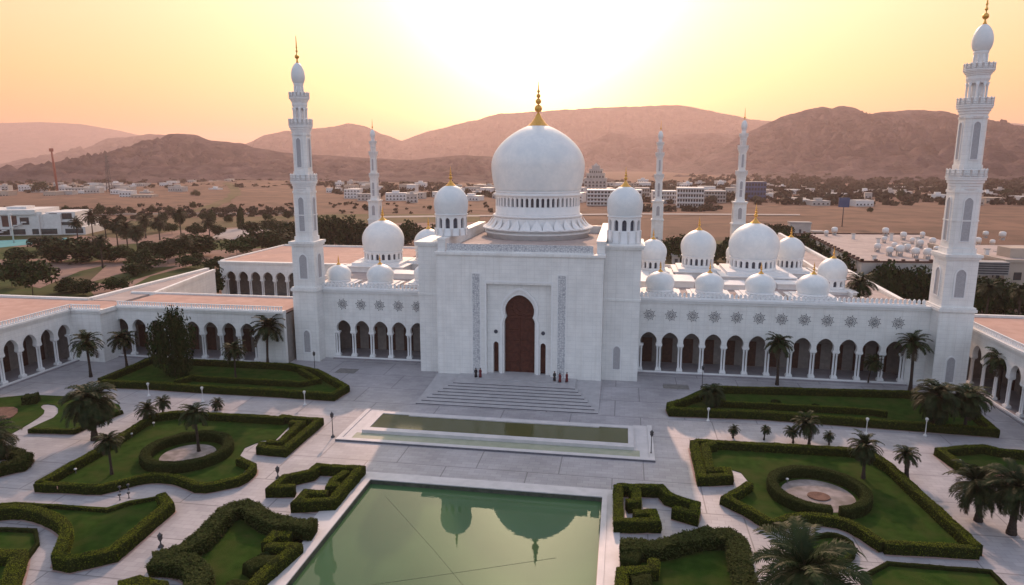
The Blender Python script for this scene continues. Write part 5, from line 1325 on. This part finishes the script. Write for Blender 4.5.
# modern building at far left
mx, my = (-331,201.3)
ang = math.atan2(22.9, 37.0)*.62
mr = empty('modern_building', (mx,my,-.1), ang); tag(mr, 'white modern building with dark glass panels and flat roof at the left edge', 'building')
mb = MB()
mb.box(-60,42,2,30,0,4.6); mb.box(-60,42,2.4,30,4.602,11.6); mb.box(-60,30,1.2,31,11.602,14.2); mb.box(30,51,3,30,4.6,7.9); mb.box(34,49,4,28,7.902,12.6); mb.box(42.002,54,2.5,30,0,4.4)
mb.box(-20,-8,10,20,14.2,17.2); mb.box(12,22,10,20,14.2,15.6); mb.box(27,33,2.0,2.4,4.6,13)
for k in range(7): mb.box(-56+k*14.5,-55.3+k*14.5,.9,2,0,11.6)
mb.build('wall', M['white'], mr)
for x0,x1,z0,z1,m_ in ((-54,-42,5.4,11,'redglass'),(-40,-27.5,5.4,11,'redglass'),(-25,-13,5.4,11,'redglass'),(-11.5,1,5,11,'redglass'),(3,11,7.5,10.8,'glass'),(12.5,20,5.0,11,'redglass'),(21.5,26,6,10,'glass'),(-58,-55.6,1,11,'glass'),(4,10,12,13.8,'glass'),(-50,-24,12,13.6,'glass')):
    mb = MB(); mb.box(x0,x1,2.3,2.42,z0,z1); mb.build('glass_panel', M[m_], mr)
for x0,x1,y_,z0,z1 in ((35.5,40,3.9,8.6,12),(42,47.5,3.9,8.6,12),(32,50,2.9,5.3,7.2),(-50,-30,1.9,.6,3.6),(-26,0,1.9,.6,3.6),(4,24,1.9,.6,3.6),(27,40,1.9,.6,3.6),(43.5,53,2.4,.8,3.4)):
    mb = MB(); n = max(2,int((x1-x0)/3.4))
    mb.box(x0+.2, x1-.2, y_+.01, y_+.045, z0+.05, z1-.05)
    for k in range(n): mb.box(x0+(x1-x0)*k/n+.25, x0+(x1-x0)*(k+1)/n-.25, y_-.04, y_+.05, z0, z1)
    mb.build('window_row', M['glass'], mr)
for k in range(9):
    mb = MB(); t = k/8; mb.box(8+t*16-1.2, 8+t*16+1.2, .2, 1.19, .2+t*7, .8+t*7); mb.build('stair_flight', M['white'], mr)
lp = empty('flood_light', (-284.3,178.3)+(0,)); tag(lp, 'tall slim flood light mast before the modern building', 'flood light')
mb = MB(); mb.tube([(0,0,0),(0,0,14)],[.35,.2],8); mb.build('mast', M['white'], lp); mb = MB(); mb.box(-.9,.9,-.3,.3,14,14.7); mb.build('lamp_head', M['white'], lp)

# flat roofed hall on the right
hr = empty('flat_hall', (86.8,89,0)); tag(hr, 'broad hall with a flat pale roof and dark rimmed parapet behind the right gallery', 'building')
mb = MB()
pa = [(0,0),(46,5),(50,86),(4,82)]
mb.prism(pa, 0, 11.4); 
mb.build('wall', M['offwhite'], hr)
mb = MB(); mb.prism([(.8,.8),(45.3,5.6),(49.2,85),(4.7,81.2)], 11.402, 11.6); mb.build('roof', M['roofpale'], hr)
def edgebox(mb, a, b, w, z0, z1):
    a = Vector(a); b = Vector(b); d = (b-a).normalized(); n = Vector((-d.y,d.x))*w/2
    mb.prism([tuple(a+n),tuple(b+n),tuple(b-n),tuple(a-n)], z0, z1)
mb = MB()
for a, b in ((pa[0],pa[1]),(pa[3],pa[0]),(pa[2],pa[3])): edgebox(mb, a, b, .7, 11.6, 12.1)
for (a, b, n) in ((pa[0],pa[1],12),(pa[3],pa[0],18)):
    for k in range(n+1): 
        q = Vector(a).lerp(Vector(b), k/n); mb.cbox(q.x, q.y, 12.102, 12.6, .8, .8)
mb.build('parapet', M['redglass'], hr)
# roof tanks: each its own thing
tk = [T1r for T1r in ((99.39,114.5),(110.8,141.6),(106.7,120.8),(121.3,153),(102.7,105.3),(108.9,116),(105.7,101.3),(117.4,128),(108.3,99.5),(131.2,161.5),(123.9,134.7),(119.4,139.9),(99.62,104.8),(116,112.2),(119.9,167),(154.9,165.3),(139.2,137.1),(144.3,138),(157.6,158.9),(145.2,156.9),(97.06,163.3),(101.3,167.7))]
tk.sort(key=lambda t: (t[0]-18)/(t[1]+120))
for i, t in enumerate(tk):
    r = empty('water_tank', (t[0],t[1],11.55), 0, .62+.35*((i*37) % 10)/10); tag(r, 'round white roof tank on stilts on the flat hall, %s from the left' % nth(i), 'water tank', 'tanks on the flat roofs')
    mb = MB(); mb.lathe([(1.15,1.6),(1.35,1.7),(1.35,3.1),(1.1,3.5),(.5,3.75),(.05,3.8)],0,0,18); mb.build('tank', M['white'], r)
    for a in range(4):
        mb = MB(); mb.cbox(.95*math.cos(a*PI/2+.78),.95*math.sin(a*PI/2+.78),0,1.62,.22,.22); mb.build('leg', M['offwhite'], r)
    mb = MB(); mb.cbox(0,-.9,0,1.0,1.0,.7); mb.build('pump_box', M['grey'], r)
kx = [(k*7.3 % 30+92+k*1.1, 95+(k*11.7 % 62), 1.2+(k*5 % 4)*.7) for k in range(16)]
kx.sort(key=lambda t: (t[0]-18)/(t[1]+120))
for i, (x, y, hh) in enumerate(kx):
    if y > 140 and x > 125: continue
    r = empty('roof_vent', (x,y,11.55)); tag(r, 'white square vent shaft between the tanks of the flat hall, %s from the left' % nth(i), 'roof vent', 'vents on the flat roof')
    mb = MB(); mb.cbox(0,0,0,hh,1.0,1.0); mb.build('shaft', M['white'], r); mb = MB(); mb.cbox(0,0,hh+.002,hh+.25,1.4,1.4); mb.build('cap', M['grey'], r)
# beige building at the right edge
bb = empty('beige_building', (124,88,0), R(6)); tag(bb, 'beige flat roofed building with small square windows at the right edge', 'building')
mb = MB(); mb.box(0,60,0,40,0,12.6); mb.box(-.3,60,-.3,.5,12.602,13.4); mb.box(-.3,.5,.502,40,12.602,13.4); mb.box(-14,-.002,10,40,0,9.5); mb.build('wall', M['beige'], bb)
mb = MB(); mb.box(.52,60,.52,40,12.602,12.8); mb.build('roof', M['roofpale'], bb)
for k in range(8):
    for z in (2.5,7.6):
        mb = MB(); mb.box(2.5+k*5,4.6+k*5,-.08,.05,z,z+2.2); f = mb.build('window', M['glass'], bb)
        mb = MB(); mb.box(2.3+k*5,4.8+k*5,-.14,.05,z-.3,z-.02); mb.build('sill', M['beige'], f)
for k in range(3):
    mb = MB(); mb.box(-.08,.05,2+k*2.6,3.4+k*2.6,7.6,9.6); mb.build('window', M['glass'], bb)
mb = MB(); mb.box(6,14,8,14,12.8,15.6); mb.build('stair_house', M['beige'], bb)
ac = empty('roof_plant', (119,86,9.5)); tag(ac, 'dark louvred plant box on the low roof right of the minaret', 'roof plant')
mb = MB(); mb.box(-4,4,-2,2,.0,3.6); mb.build('cabinet', M['grey'], ac)
for k in range(5):
    mb = MB(); mb.box(-3.8,3.8,-2.15,-2.002,.3+k*.66,.7+k*.66); mb.build('louvre', M['metal'], ac)
# sheds between the rear gallery and the hall
for a, lab in (((119.1,293.8,6.32,11.49),'low grey shed with a pale end wall beyond the right roof'),((39.81,157.5,3.63,2.8),'small white cabin on the ground behind the right cupola'),((122.1,267.5,3.76,5.37),'small grey cabin beside the low shed')):
    r = empty('shed', (a[0],a[1],-.1)); tag(r, lab, 'shed')
    mb = MB(); mb.box(-a[3]/2,a[3]/2,0,6,0,a[2]*.85); mb.build('wall', M['offwhite'], r)
    mb = MB(); mb.prism([(-a[3]/2-.3,-.3),(a[3]/2+.3,-.3),(a[3]/2+.3,6.3),(-a[3]/2-.3,6.3)], a[2]*.85+.002, a[2]); mb.build('roof', M['grey'], r)
    mb = MB(); mb.box(-.6,.6,-.08,.03,0,2.2); mb.build('door', M['metal'], r)
# many small far houses
hs = []
for q, n, w0, w1, h0, h1 in (([(-666.2,520.4),(-488.1,569.9),(-733.9,907.5),(-985.2,821.9)],34,10,26,4,9),([(-533.2,631.8),(-499.5,751.3),(-761.7,1195.4),(-837.6,1050)],10,10,24,4,9),([(-293.9,580.7),(-167.7,528.5),(-283.8,935.6),(-469.9,998.9)],26,10,26,4,10),([(-177.2,543.8),(-106.4,573),(-160.7,875.4),(-269.2,857.9)],14,10,24,4,9),
      ([(-29.38,567.8),(39.61,578.9),(53.96,1083.8),(-64.32,1064.6)],16,12,26,5,12),([(35.06,595.9),(156.3,615.5),(248.3,1115.2),(45.51,1082.4)],22,10,24,4,10),([(143.8,547.6),(340.3,550.8),(548.1,990.2),(230.5,1018.9)],44,7,18,3,6),([(354.9,581.8),(400.8,589.3),(580,926.1),(512.6,915.2)],6,8,18,3,6)):
    for _ in range(n):
        x, y = bil(q, rng.random(), rng.random()); hs.append((x,y,rng.uniform(w0,w1),rng.uniform(8,16),rng.uniform(h0,h1),rng.uniform(-.3,.3)))
hs.sort(key=lambda t: (t[0]-18)/(t[1]+120))
for i, (x,y,w,d,h,rz) in enumerate(hs):
    r = empty('house', (x,y,-.5), rz); tag(r, 'small pale flat roofed house in the far town, %s from the left' % (nth(i) if i < 89 else 'one hundred and '+nth(i-100) if i >= 100 else 'ninety-'+ORD[i-90] if i > 89 else 'ninetieth'), 'house', 'small houses of the far town')
    mb = MB(); mb.box(-w/2,w/2,0,d,0,h); mb.box(-w/2-.2,w/2+.2,-.2,d+.2,h+.002,h+.5)
    if i % 3 == 0: mb.box(-w*.2,w*.15,d*.3,d*.7,h+.5,h+2.8)
    mb.build('wall', M[('white','offwhite','beige','offwhite','white')[i % 5]], r)
    nn = max(2,int(w/3.5))
    for f in range(max(1,int(h/3.3))):
        mb = MB(); mb.box(-w/2+.2,w/2-.2,-.05,.02,f*3.3+.85,f*3.3+1.02)
        for k in range(nn): mb.box(-w/2+w*(k+.25)/nn,-w/2+w*(k+.65)/nn,-.06,.03,f*3.3+1,f*3.3+2.4)
        mb.build('window_row', M['glass'], r)
# masts
x, y, h, w = (-720.2,684.2,58.24,2.63); r = empty('mast', (x,y,-.5)); tag(r, 'red brown chimney like mast above the far left town', 'mast')
mb = MB(); mb.tube([(0,0,0),(-1.2,0,h*.6),(-2.2,0,h)],[1.3,1.5,1.0],10); mb.build('shaft', M['rust'], r); mb = MB(); mb.cbox(-2.2,0,h*.93,h*1.0,3.4,3.4); mb.build('cage', M['rust'], r)
x, y, h, w = (-631.2,669.4,50.22,3.82); r = empty('pylon', (x,y,-.5)); tag(r, 'thin grey lattice pylon right of the red mast', 'pylon')
mb = MB()
for sx, sy in ((-1,-1),(1,-1),(1,1),(-1,1)): mb.tube([(sx*2.6,sy*2.6,0),(sx*.4,sy*.4,h)],.35,5)
for k in range(8):
    z = h*k/8; f = 2.6-2.2*k/8; f2 = 2.6-2.2*(k+1)/8
    mb.tube([(-f,-f,z),(f2,-f2,z+h/8)],.2,4); mb.tube([(f,f,z),(-f2,f2,z+h/8)],.2,4)
mb.build('lattice', M['metal'], r); mb = MB()
for q in (.7,.82,.94): mb.box(-4,4,-.3,.3,h*q,h*q+.5)
mb.build('cross_arm', M['metal'], r)
for a, lab in (((156.5,344.3,16.47,1.27),'blue sign box on a thin pole on the tan sand'),):
    r = empty('sign_mast', (a[0],a[1],-.5)); tag(r, lab, 'sign'); mb = MB(); mb.tube([(0,0,0),(0,0,a[2])],.3,6); mb.build('pole', M['metal'], r)
    mb = MB(); mb.box(-3.2,3.2,-.4,.4,a[2]-4,a[2]+2); mb.build('panel', M['bluebuild'], r)

# ------------------------------------------------------------------ hills
TH = R(9.2)
def hill(name, prof, D0, D1, D2, seed, amp=.2, nx=190, nyy=60, label=None):
    """prof: (lateral metres, height) of the crest; the slope climbs from D0 to D1 and falls to D2"""
    mb = MB(); vs = []; fs = []
    x0, x1 = prof[0][0], prof[-1][0]
    def Hc(x):
        for i in range(len(prof)-1):
            if prof[i][0] <= x <= prof[i+1][0]:
                t = (x-prof[i][0])/(prof[i+1][0]-prof[i][0]+1e-6); t = t*t*(3-2*t)*.3+t*.7
                return prof[i][1]*(1-t)+prof[i+1][1]*t
        return 0
    off = Vector((seed*13.7,seed*7.1,seed*3.3)); sc = 1.0/(D1*.11)
    ca, sa = math.cos(TH), math.sin(TH)
    for j in range(nyy+1):
        nf = int(nyy*.78); d = D0+(D1-D0)*j/nf if j <= nf else D1+(D2-D1)*(j-nf)/(nyy-nf)
        for i in range(nx+1):
            x = x0+(x1-x0)*i/nx
            t = (d-D0)/(D1-D0) if d <= D1 else (D2-d)/(D2-D1)
            s = max(0,t)**(1.35 if d <= D1 else .8)
            p = Vector((x,d*1.0,0))*sc
            rg = 1-abs(noise.fractal(Vector((p.x*1.5,p.y*.8,0))*2.6+off, .9, 2.2, 7))*2.2
            f2 = noise.fractal(p*6+off, .9, 2.2, 5)
            hh = Hc(x)
            ed = 1.0
            z = hh*s*(1-amp*2.9*(1-rg)*(1-t**6))+hh*amp*.55*f2*min(1,t*3)*(1-.85*t**5)
            z += -3*(1-min(1,t*8))
            if i in (0,nx): z = min(z, hh*s)
            X, Y = x*ca-d*sa+18.3, x*sa+d*ca-120
            vs.append((X, Y, z))
    for j in range(nyy):
        for i in range(nx): fs.append((j*(nx+1)+i, j*(nx+1)+i+1, (j+1)*(nx+1)+i+1, (j+1)*(nx+1)+i))
    mb.add(vs, fs, 0, True)
    o = mb.build(name, M['hill']); tag(o, kind='structure'); return o
hill('hill_range', [(-8367,536.9),(-6777,549.8),(-6245,562.6),(-5719,536.9),(-5329,472.5),(-4809,369),(-4288,252.1),(-3768,95.26),(-3240,-9.83)], 7000, 9300, 10500, 1, .06)
hill('hill_range', [(-3805,9.99),(-3596,73.27),(-3384,167.7),(-3233,230.3),(-3072,238.1),(-2894,261.5),(-2750,253.7),(-2498,214.7),(-2264,136.3),(-2028,57.48)], 4200, 5600, 6600, 2)
hill('hill', [(-2857,-6.31),(-2671,29.38),(-2424,82.7),(-2240,112.2),(-2087,129.9),(-1939,112.2),(-1763,53.11)], 3000, 4200, 5000, 3)
hill('hill', [(-1568,-24.03),(-1425,10.13),(-1317,55.95),(-1244,96.4),(-1179,133.3),(-1137,136.6),(-1086,133.3),(-1026,111.5),(-934,104.8),(-880,88),(-764,71.15),(-593,61.02),(-490,54.26),(-352,47.49),(-283,54.26),(-172,64.4),(-41,57.64),(97,37.32),(235,13.53)], 1300, 2400, 3200, 4, .24, 300, 90)
hill('hill_range', [(-2476,58.1),(-2293,156),(-2191,196.6),(-2045,261.3),(-1878,293.6),(-1546,317.8),(-1354,353.9),(-1214,333.8),(-1052,261.3),(-929,220.9),(-723,172.2),(-517,74.46)], 4300, 5800, 7000, 5)
hill('hill_range', [(-1264,94.31),(-1128,172.7),(-993,224.7),(-725,311.1),(-370,397),(-106,456.9),(70,473.9),(422,491),(685,508),(905,516.5),(1212,525),(1475,533.5),(1581,516.5),(1830,465.4),(2098,414.1),(2275,397),(2545,336.9),(2907,233.4),(3279,59.35)], 4300, 6200, 7600, 6, .22, 300, 80)
hill('hill', [(173,16.96),(327,113.9),(480,168.1),(614,216.1),(786,192.1),(1031,210.1),(1276,216.1),(1524,186.1),(1775,113.9),(2031,16.96)], 3000, 4300, 5200, 7)
hill('hill', [(382,-52.89),(554,-18.66),(769,28.17),(894,91.58),(977,150.3),(1039,179.5),(1101,208.6),(1163,233.4),(1268,262.3),(1318,274.7),(1361,264.4),(1407,276.7),(1459,262.3),(1516,241.7),(1609,250),(1693,258.2),(1757,256.1),(1822,254.1),(1887,241.7),(1995,225.2),(2083,208.6),(2189,183.7),(2436,133.6),(2794,49.36)], 1250, 3000, 4000, 8, .24, 320, 100)
hill('hill_range', [(5252,295.8),(5584,444.1),(5812,489.5),(6165,466.8),(6864,478.1),(8065,295.8)], 6600, 8200, 9600, 9, .06)
hill('dune', [(-821,-29.22),(-730,-22.02),(-656,-7.65),(-600,3.08),(-537,6.65),(-473,8.43),(-401,4.87),(-329,-2.28),(-239,-13.03),(-149,-27.42)], 560, 1250, 1500, 12, .10, 120, 40).data.materials[0] = M['sand']
from mathutils.bvhtree import BVHTree
dn = bpy.data.objects['dune']
bv = BVHTree.FromPolygons([v.co for v in dn.data.vertices], [tuple(p.vertices) for p in dn.data.polygons])
mb = MB(); vs = []; fs = []
tr = resample([Vector((x,y,0)) for x, y in smooth_line([(-344.4,328.9),(-337.4,352),(-333.7,389.4),(-347,437),(-396.6,548.8),(-472.5,696.9),(-558.2,834.9),(-639.2,945.6)],2)], 12, False)
for i, p in enumerate(tr):
    t_ = (tr[min(i+1,len(tr)-1)]-tr[max(0,i-1)]).normalized(); n_ = Vector((-t_.y,t_.x,0))
    for s in (-1,-.33,.33,1):
        q = p+n_*s*(6.5+4*noise.noise(p*.02)); hit = bv.ray_cast(Vector((q.x,q.y,500)), Vector((0,0,-1)))
        vs.append((q.x,q.y,(max(hit[0].z,-.5) if hit[0] else -.5)+.35))
for i in range(len(tr)-1):
    for k in range(3): fs.append((i*4+k,i*4+k+1,i*4+k+5,i*4+k+4))
mb.add(vs, fs); tag(mb.build('green_track', M['drygreen']), kind='structure')
# ------------------------------------------------------------------ air
hz = MB(); hz.box(-13500, 13500, -950, 13100, -5, 560)
m = bpy.data.materials.new('haze_air'); m.use_nodes = True; nt = m.node_tree
nt.nodes.remove(nt.nodes['Principled BSDF']); pv = nt.nodes.new('ShaderNodeVolumePrincipled')
pv.inputs['Color'].default_value = (.91,.72,.73,1); pv.inputs['Density'].default_value = HAZE_D; pv.inputs['Anisotropy'].default_value = .5
nt.links.new(pv.outputs['Volume'], nt.nodes['Material Output'].inputs['Volume'])
if HAZE_D > 0:
    tag(hz.build('haze', m), 'thin warm haze over the plain', 'haze', kind='stuff')
# ------------------------------------------------------------------ sky, sun, camera
SUN_AZ = TH-R(2.1)                  # sun stands behind the mosque: direction (-sin, cos)
sd = Vector((-math.sin(SUN_AZ)*math.cos(R(SUN_EL)), math.cos(SUN_AZ)*math.cos(R(SUN_EL)), math.sin(R(SUN_EL))))
W = bpy.data.worlds.new('World'); SC.world = W; W.use_nodes = True
nt = W.node_tree; L = nt.links.new
out = nt.nodes['World Output']; bg = nt.nodes['Background']
sky = nt.nodes.new('ShaderNodeTexSky'); sky.sky_type = 'NISHITA'; sky.sun_disc = False
sky.sun_elevation = R(SUN_EL); sky.sun_rotation = -SUN_AZ; sky.dust_density = 4.0; sky.altitude = 0
L(sky.outputs['Color'], bg.inputs['Color']); bg.inputs['Strength'].default_value = .03
tc = nt.nodes.new('ShaderNodeTexCoord'); sep = nt.nodes.new('ShaderNodeSeparateXYZ'); L(tc.outputs['Generated'], sep.inputs['Vector'])
def math_(op, a, b=None, c=None, clamp=False):
    n = nt.nodes.new('ShaderNodeMath'); n.operation = op; n.use_clamp = clamp
    for i, v in enumerate((a,b,c)):
        if v is None: continue
        if isinstance(v,(int,float)): n.inputs[i].default_value = v
        else: L(v, n.inputs[i])
    return n.outputs[0]
def ramp(fac, stops, interp='LINEAR'):
    r = nt.nodes.new('ShaderNodeValToRGB'); e = r.color_ramp.elements; r.color_ramp.interpolation = interp
    e[0].position, e[0].color = stops[0][0], rgba(stops[0][1]); e[1].position, e[1].color = stops[-1][0], rgba(stops[-1][1])
    for p, c in stops[1:-1]:
        k = e.new(p); k.color = rgba(c)
    L(fac, r.inputs['Fac']); return r.outputs['Color']
z = math_('MAXIMUM', sep.outputs['Z'], 0.0)
hx, hy = -math.sin(SUN_AZ), math.cos(SUN_AZ)
ln = math_('SQRT', math_('ADD', math_('MULTIPLY', sep.outputs['X'], sep.outputs['X']), math_('MULTIPLY', sep.outputs['Y'], sep.outputs['Y'])))
dt = math_('DIVIDE', math_('ADD', math_('MULTIPLY', sep.outputs['X'], hx), math_('MULTIPLY', sep.outputs['Y'], hy)), math_('MAXIMUM', ln, 1e-4))
t = math_('MULTIPLY_ADD', dt, .5, .5, True)
t3 = math_('SMOOTHSTEP' if False else 'MULTIPLY', math_('SUBTRACT', t, .30, None, True), 1.9, None, True)
front = ramp(z, [(0,(.96,.27,.04)),(.045,(.98,.36,.06)),(.11,(1.0,.49,.10)),(.22,(1.0,.62,.27)),(.40,(.72,.60,.54)),(.7,(.54,.56,.66)),(1,(.48,.54,.68))])
back = ramp(z, [(0,(.57,.62,.71)),(.15,(.65,.72,.83)),(.4,(.62,.70,.84)),(1,(.48,.55,.71))])
mx = nt.nodes.new('ShaderNodeMixRGB'); L(t3, mx.inputs['Fac']); L(back, mx.inputs['Color1']); L(front, mx.inputs['Color2'])
b2 = nt.nodes.new('ShaderNodeBackground'); L(mx.outputs['Color'], b2.inputs['Color']); b2.inputs['Strength'].default_value = 1.0
# glow of the hazy air round the sun
def glow(power, stops, col, strength):
    g = math_('POWER', math_('MAXIMUM', dt, 0.0), power)
    el = ramp(z, [(p,(v,v,v)) for p, v in stops], 'EASE')
    f = math_('MULTIPLY', g, el)
    b = nt.nodes.new('ShaderNodeBackground'); b.inputs['Color'].default_value = rgba(col); L(math_('MULTIPLY', f, strength), b.inputs['Strength']); return b
g1 = glow(20, [(0,.14),(.10,.42),(.30,.9),(.5,.7),(.9,0)], (1,.74,.16), GLOW1)
g2 = glow(120, [(0,.08),(.08,.30),(.22,.75),(.4,1.1),(.56,1.1),(.85,0)], (1,.86,.52), GLOW2)
acc = bg.outputs[0]
for b in (b2, g1, g2):
    a = nt.nodes.new('ShaderNodeAddShader'); L(acc, a.inputs[0]); L(b.outputs[0], a.inputs[1]); acc = a.outputs[0]
L(acc, out.inputs['Surface'])

sl = bpy.data.lights.new('sun', 'SUN'); sl.energy = SUN_S; sl.angle = R(.9); sl.color = (1,.60,.43)
so = bpy.data.objects.new('sun', sl); COL.objects.link(so); so.rotation_euler = (-sd).to_track_quat('-Z','Y').to_euler()

cam = bpy.data.cameras.new('camera'); cam.sensor_width = 36; cam.lens = 36*683/1024; cam.clip_end = 40000; cam.clip_start = .5
co = bpy.data.objects.new('camera', cam); COL.objects.link(co); co.location = (18.3,-120,40); co.rotation_euler = (R(90-10.8),0,TH)
SC.camera = co
vs_ = SC.view_settings; vs_.view_transform = 'Standard'; vs_.look = 'None'; vs_.exposure = EXPO; vs_.gamma = 1; vs_.use_curve_mapping = False
cy = SC.cycles; cy.use_denoising = True; cy.max_bounces = 6; cy.diffuse_bounces = 3; cy.glossy_bounces = 3; cy.volume_bounces = 1; cy.sample_clamp_indirect = 8
cy.volume_max_steps = 64
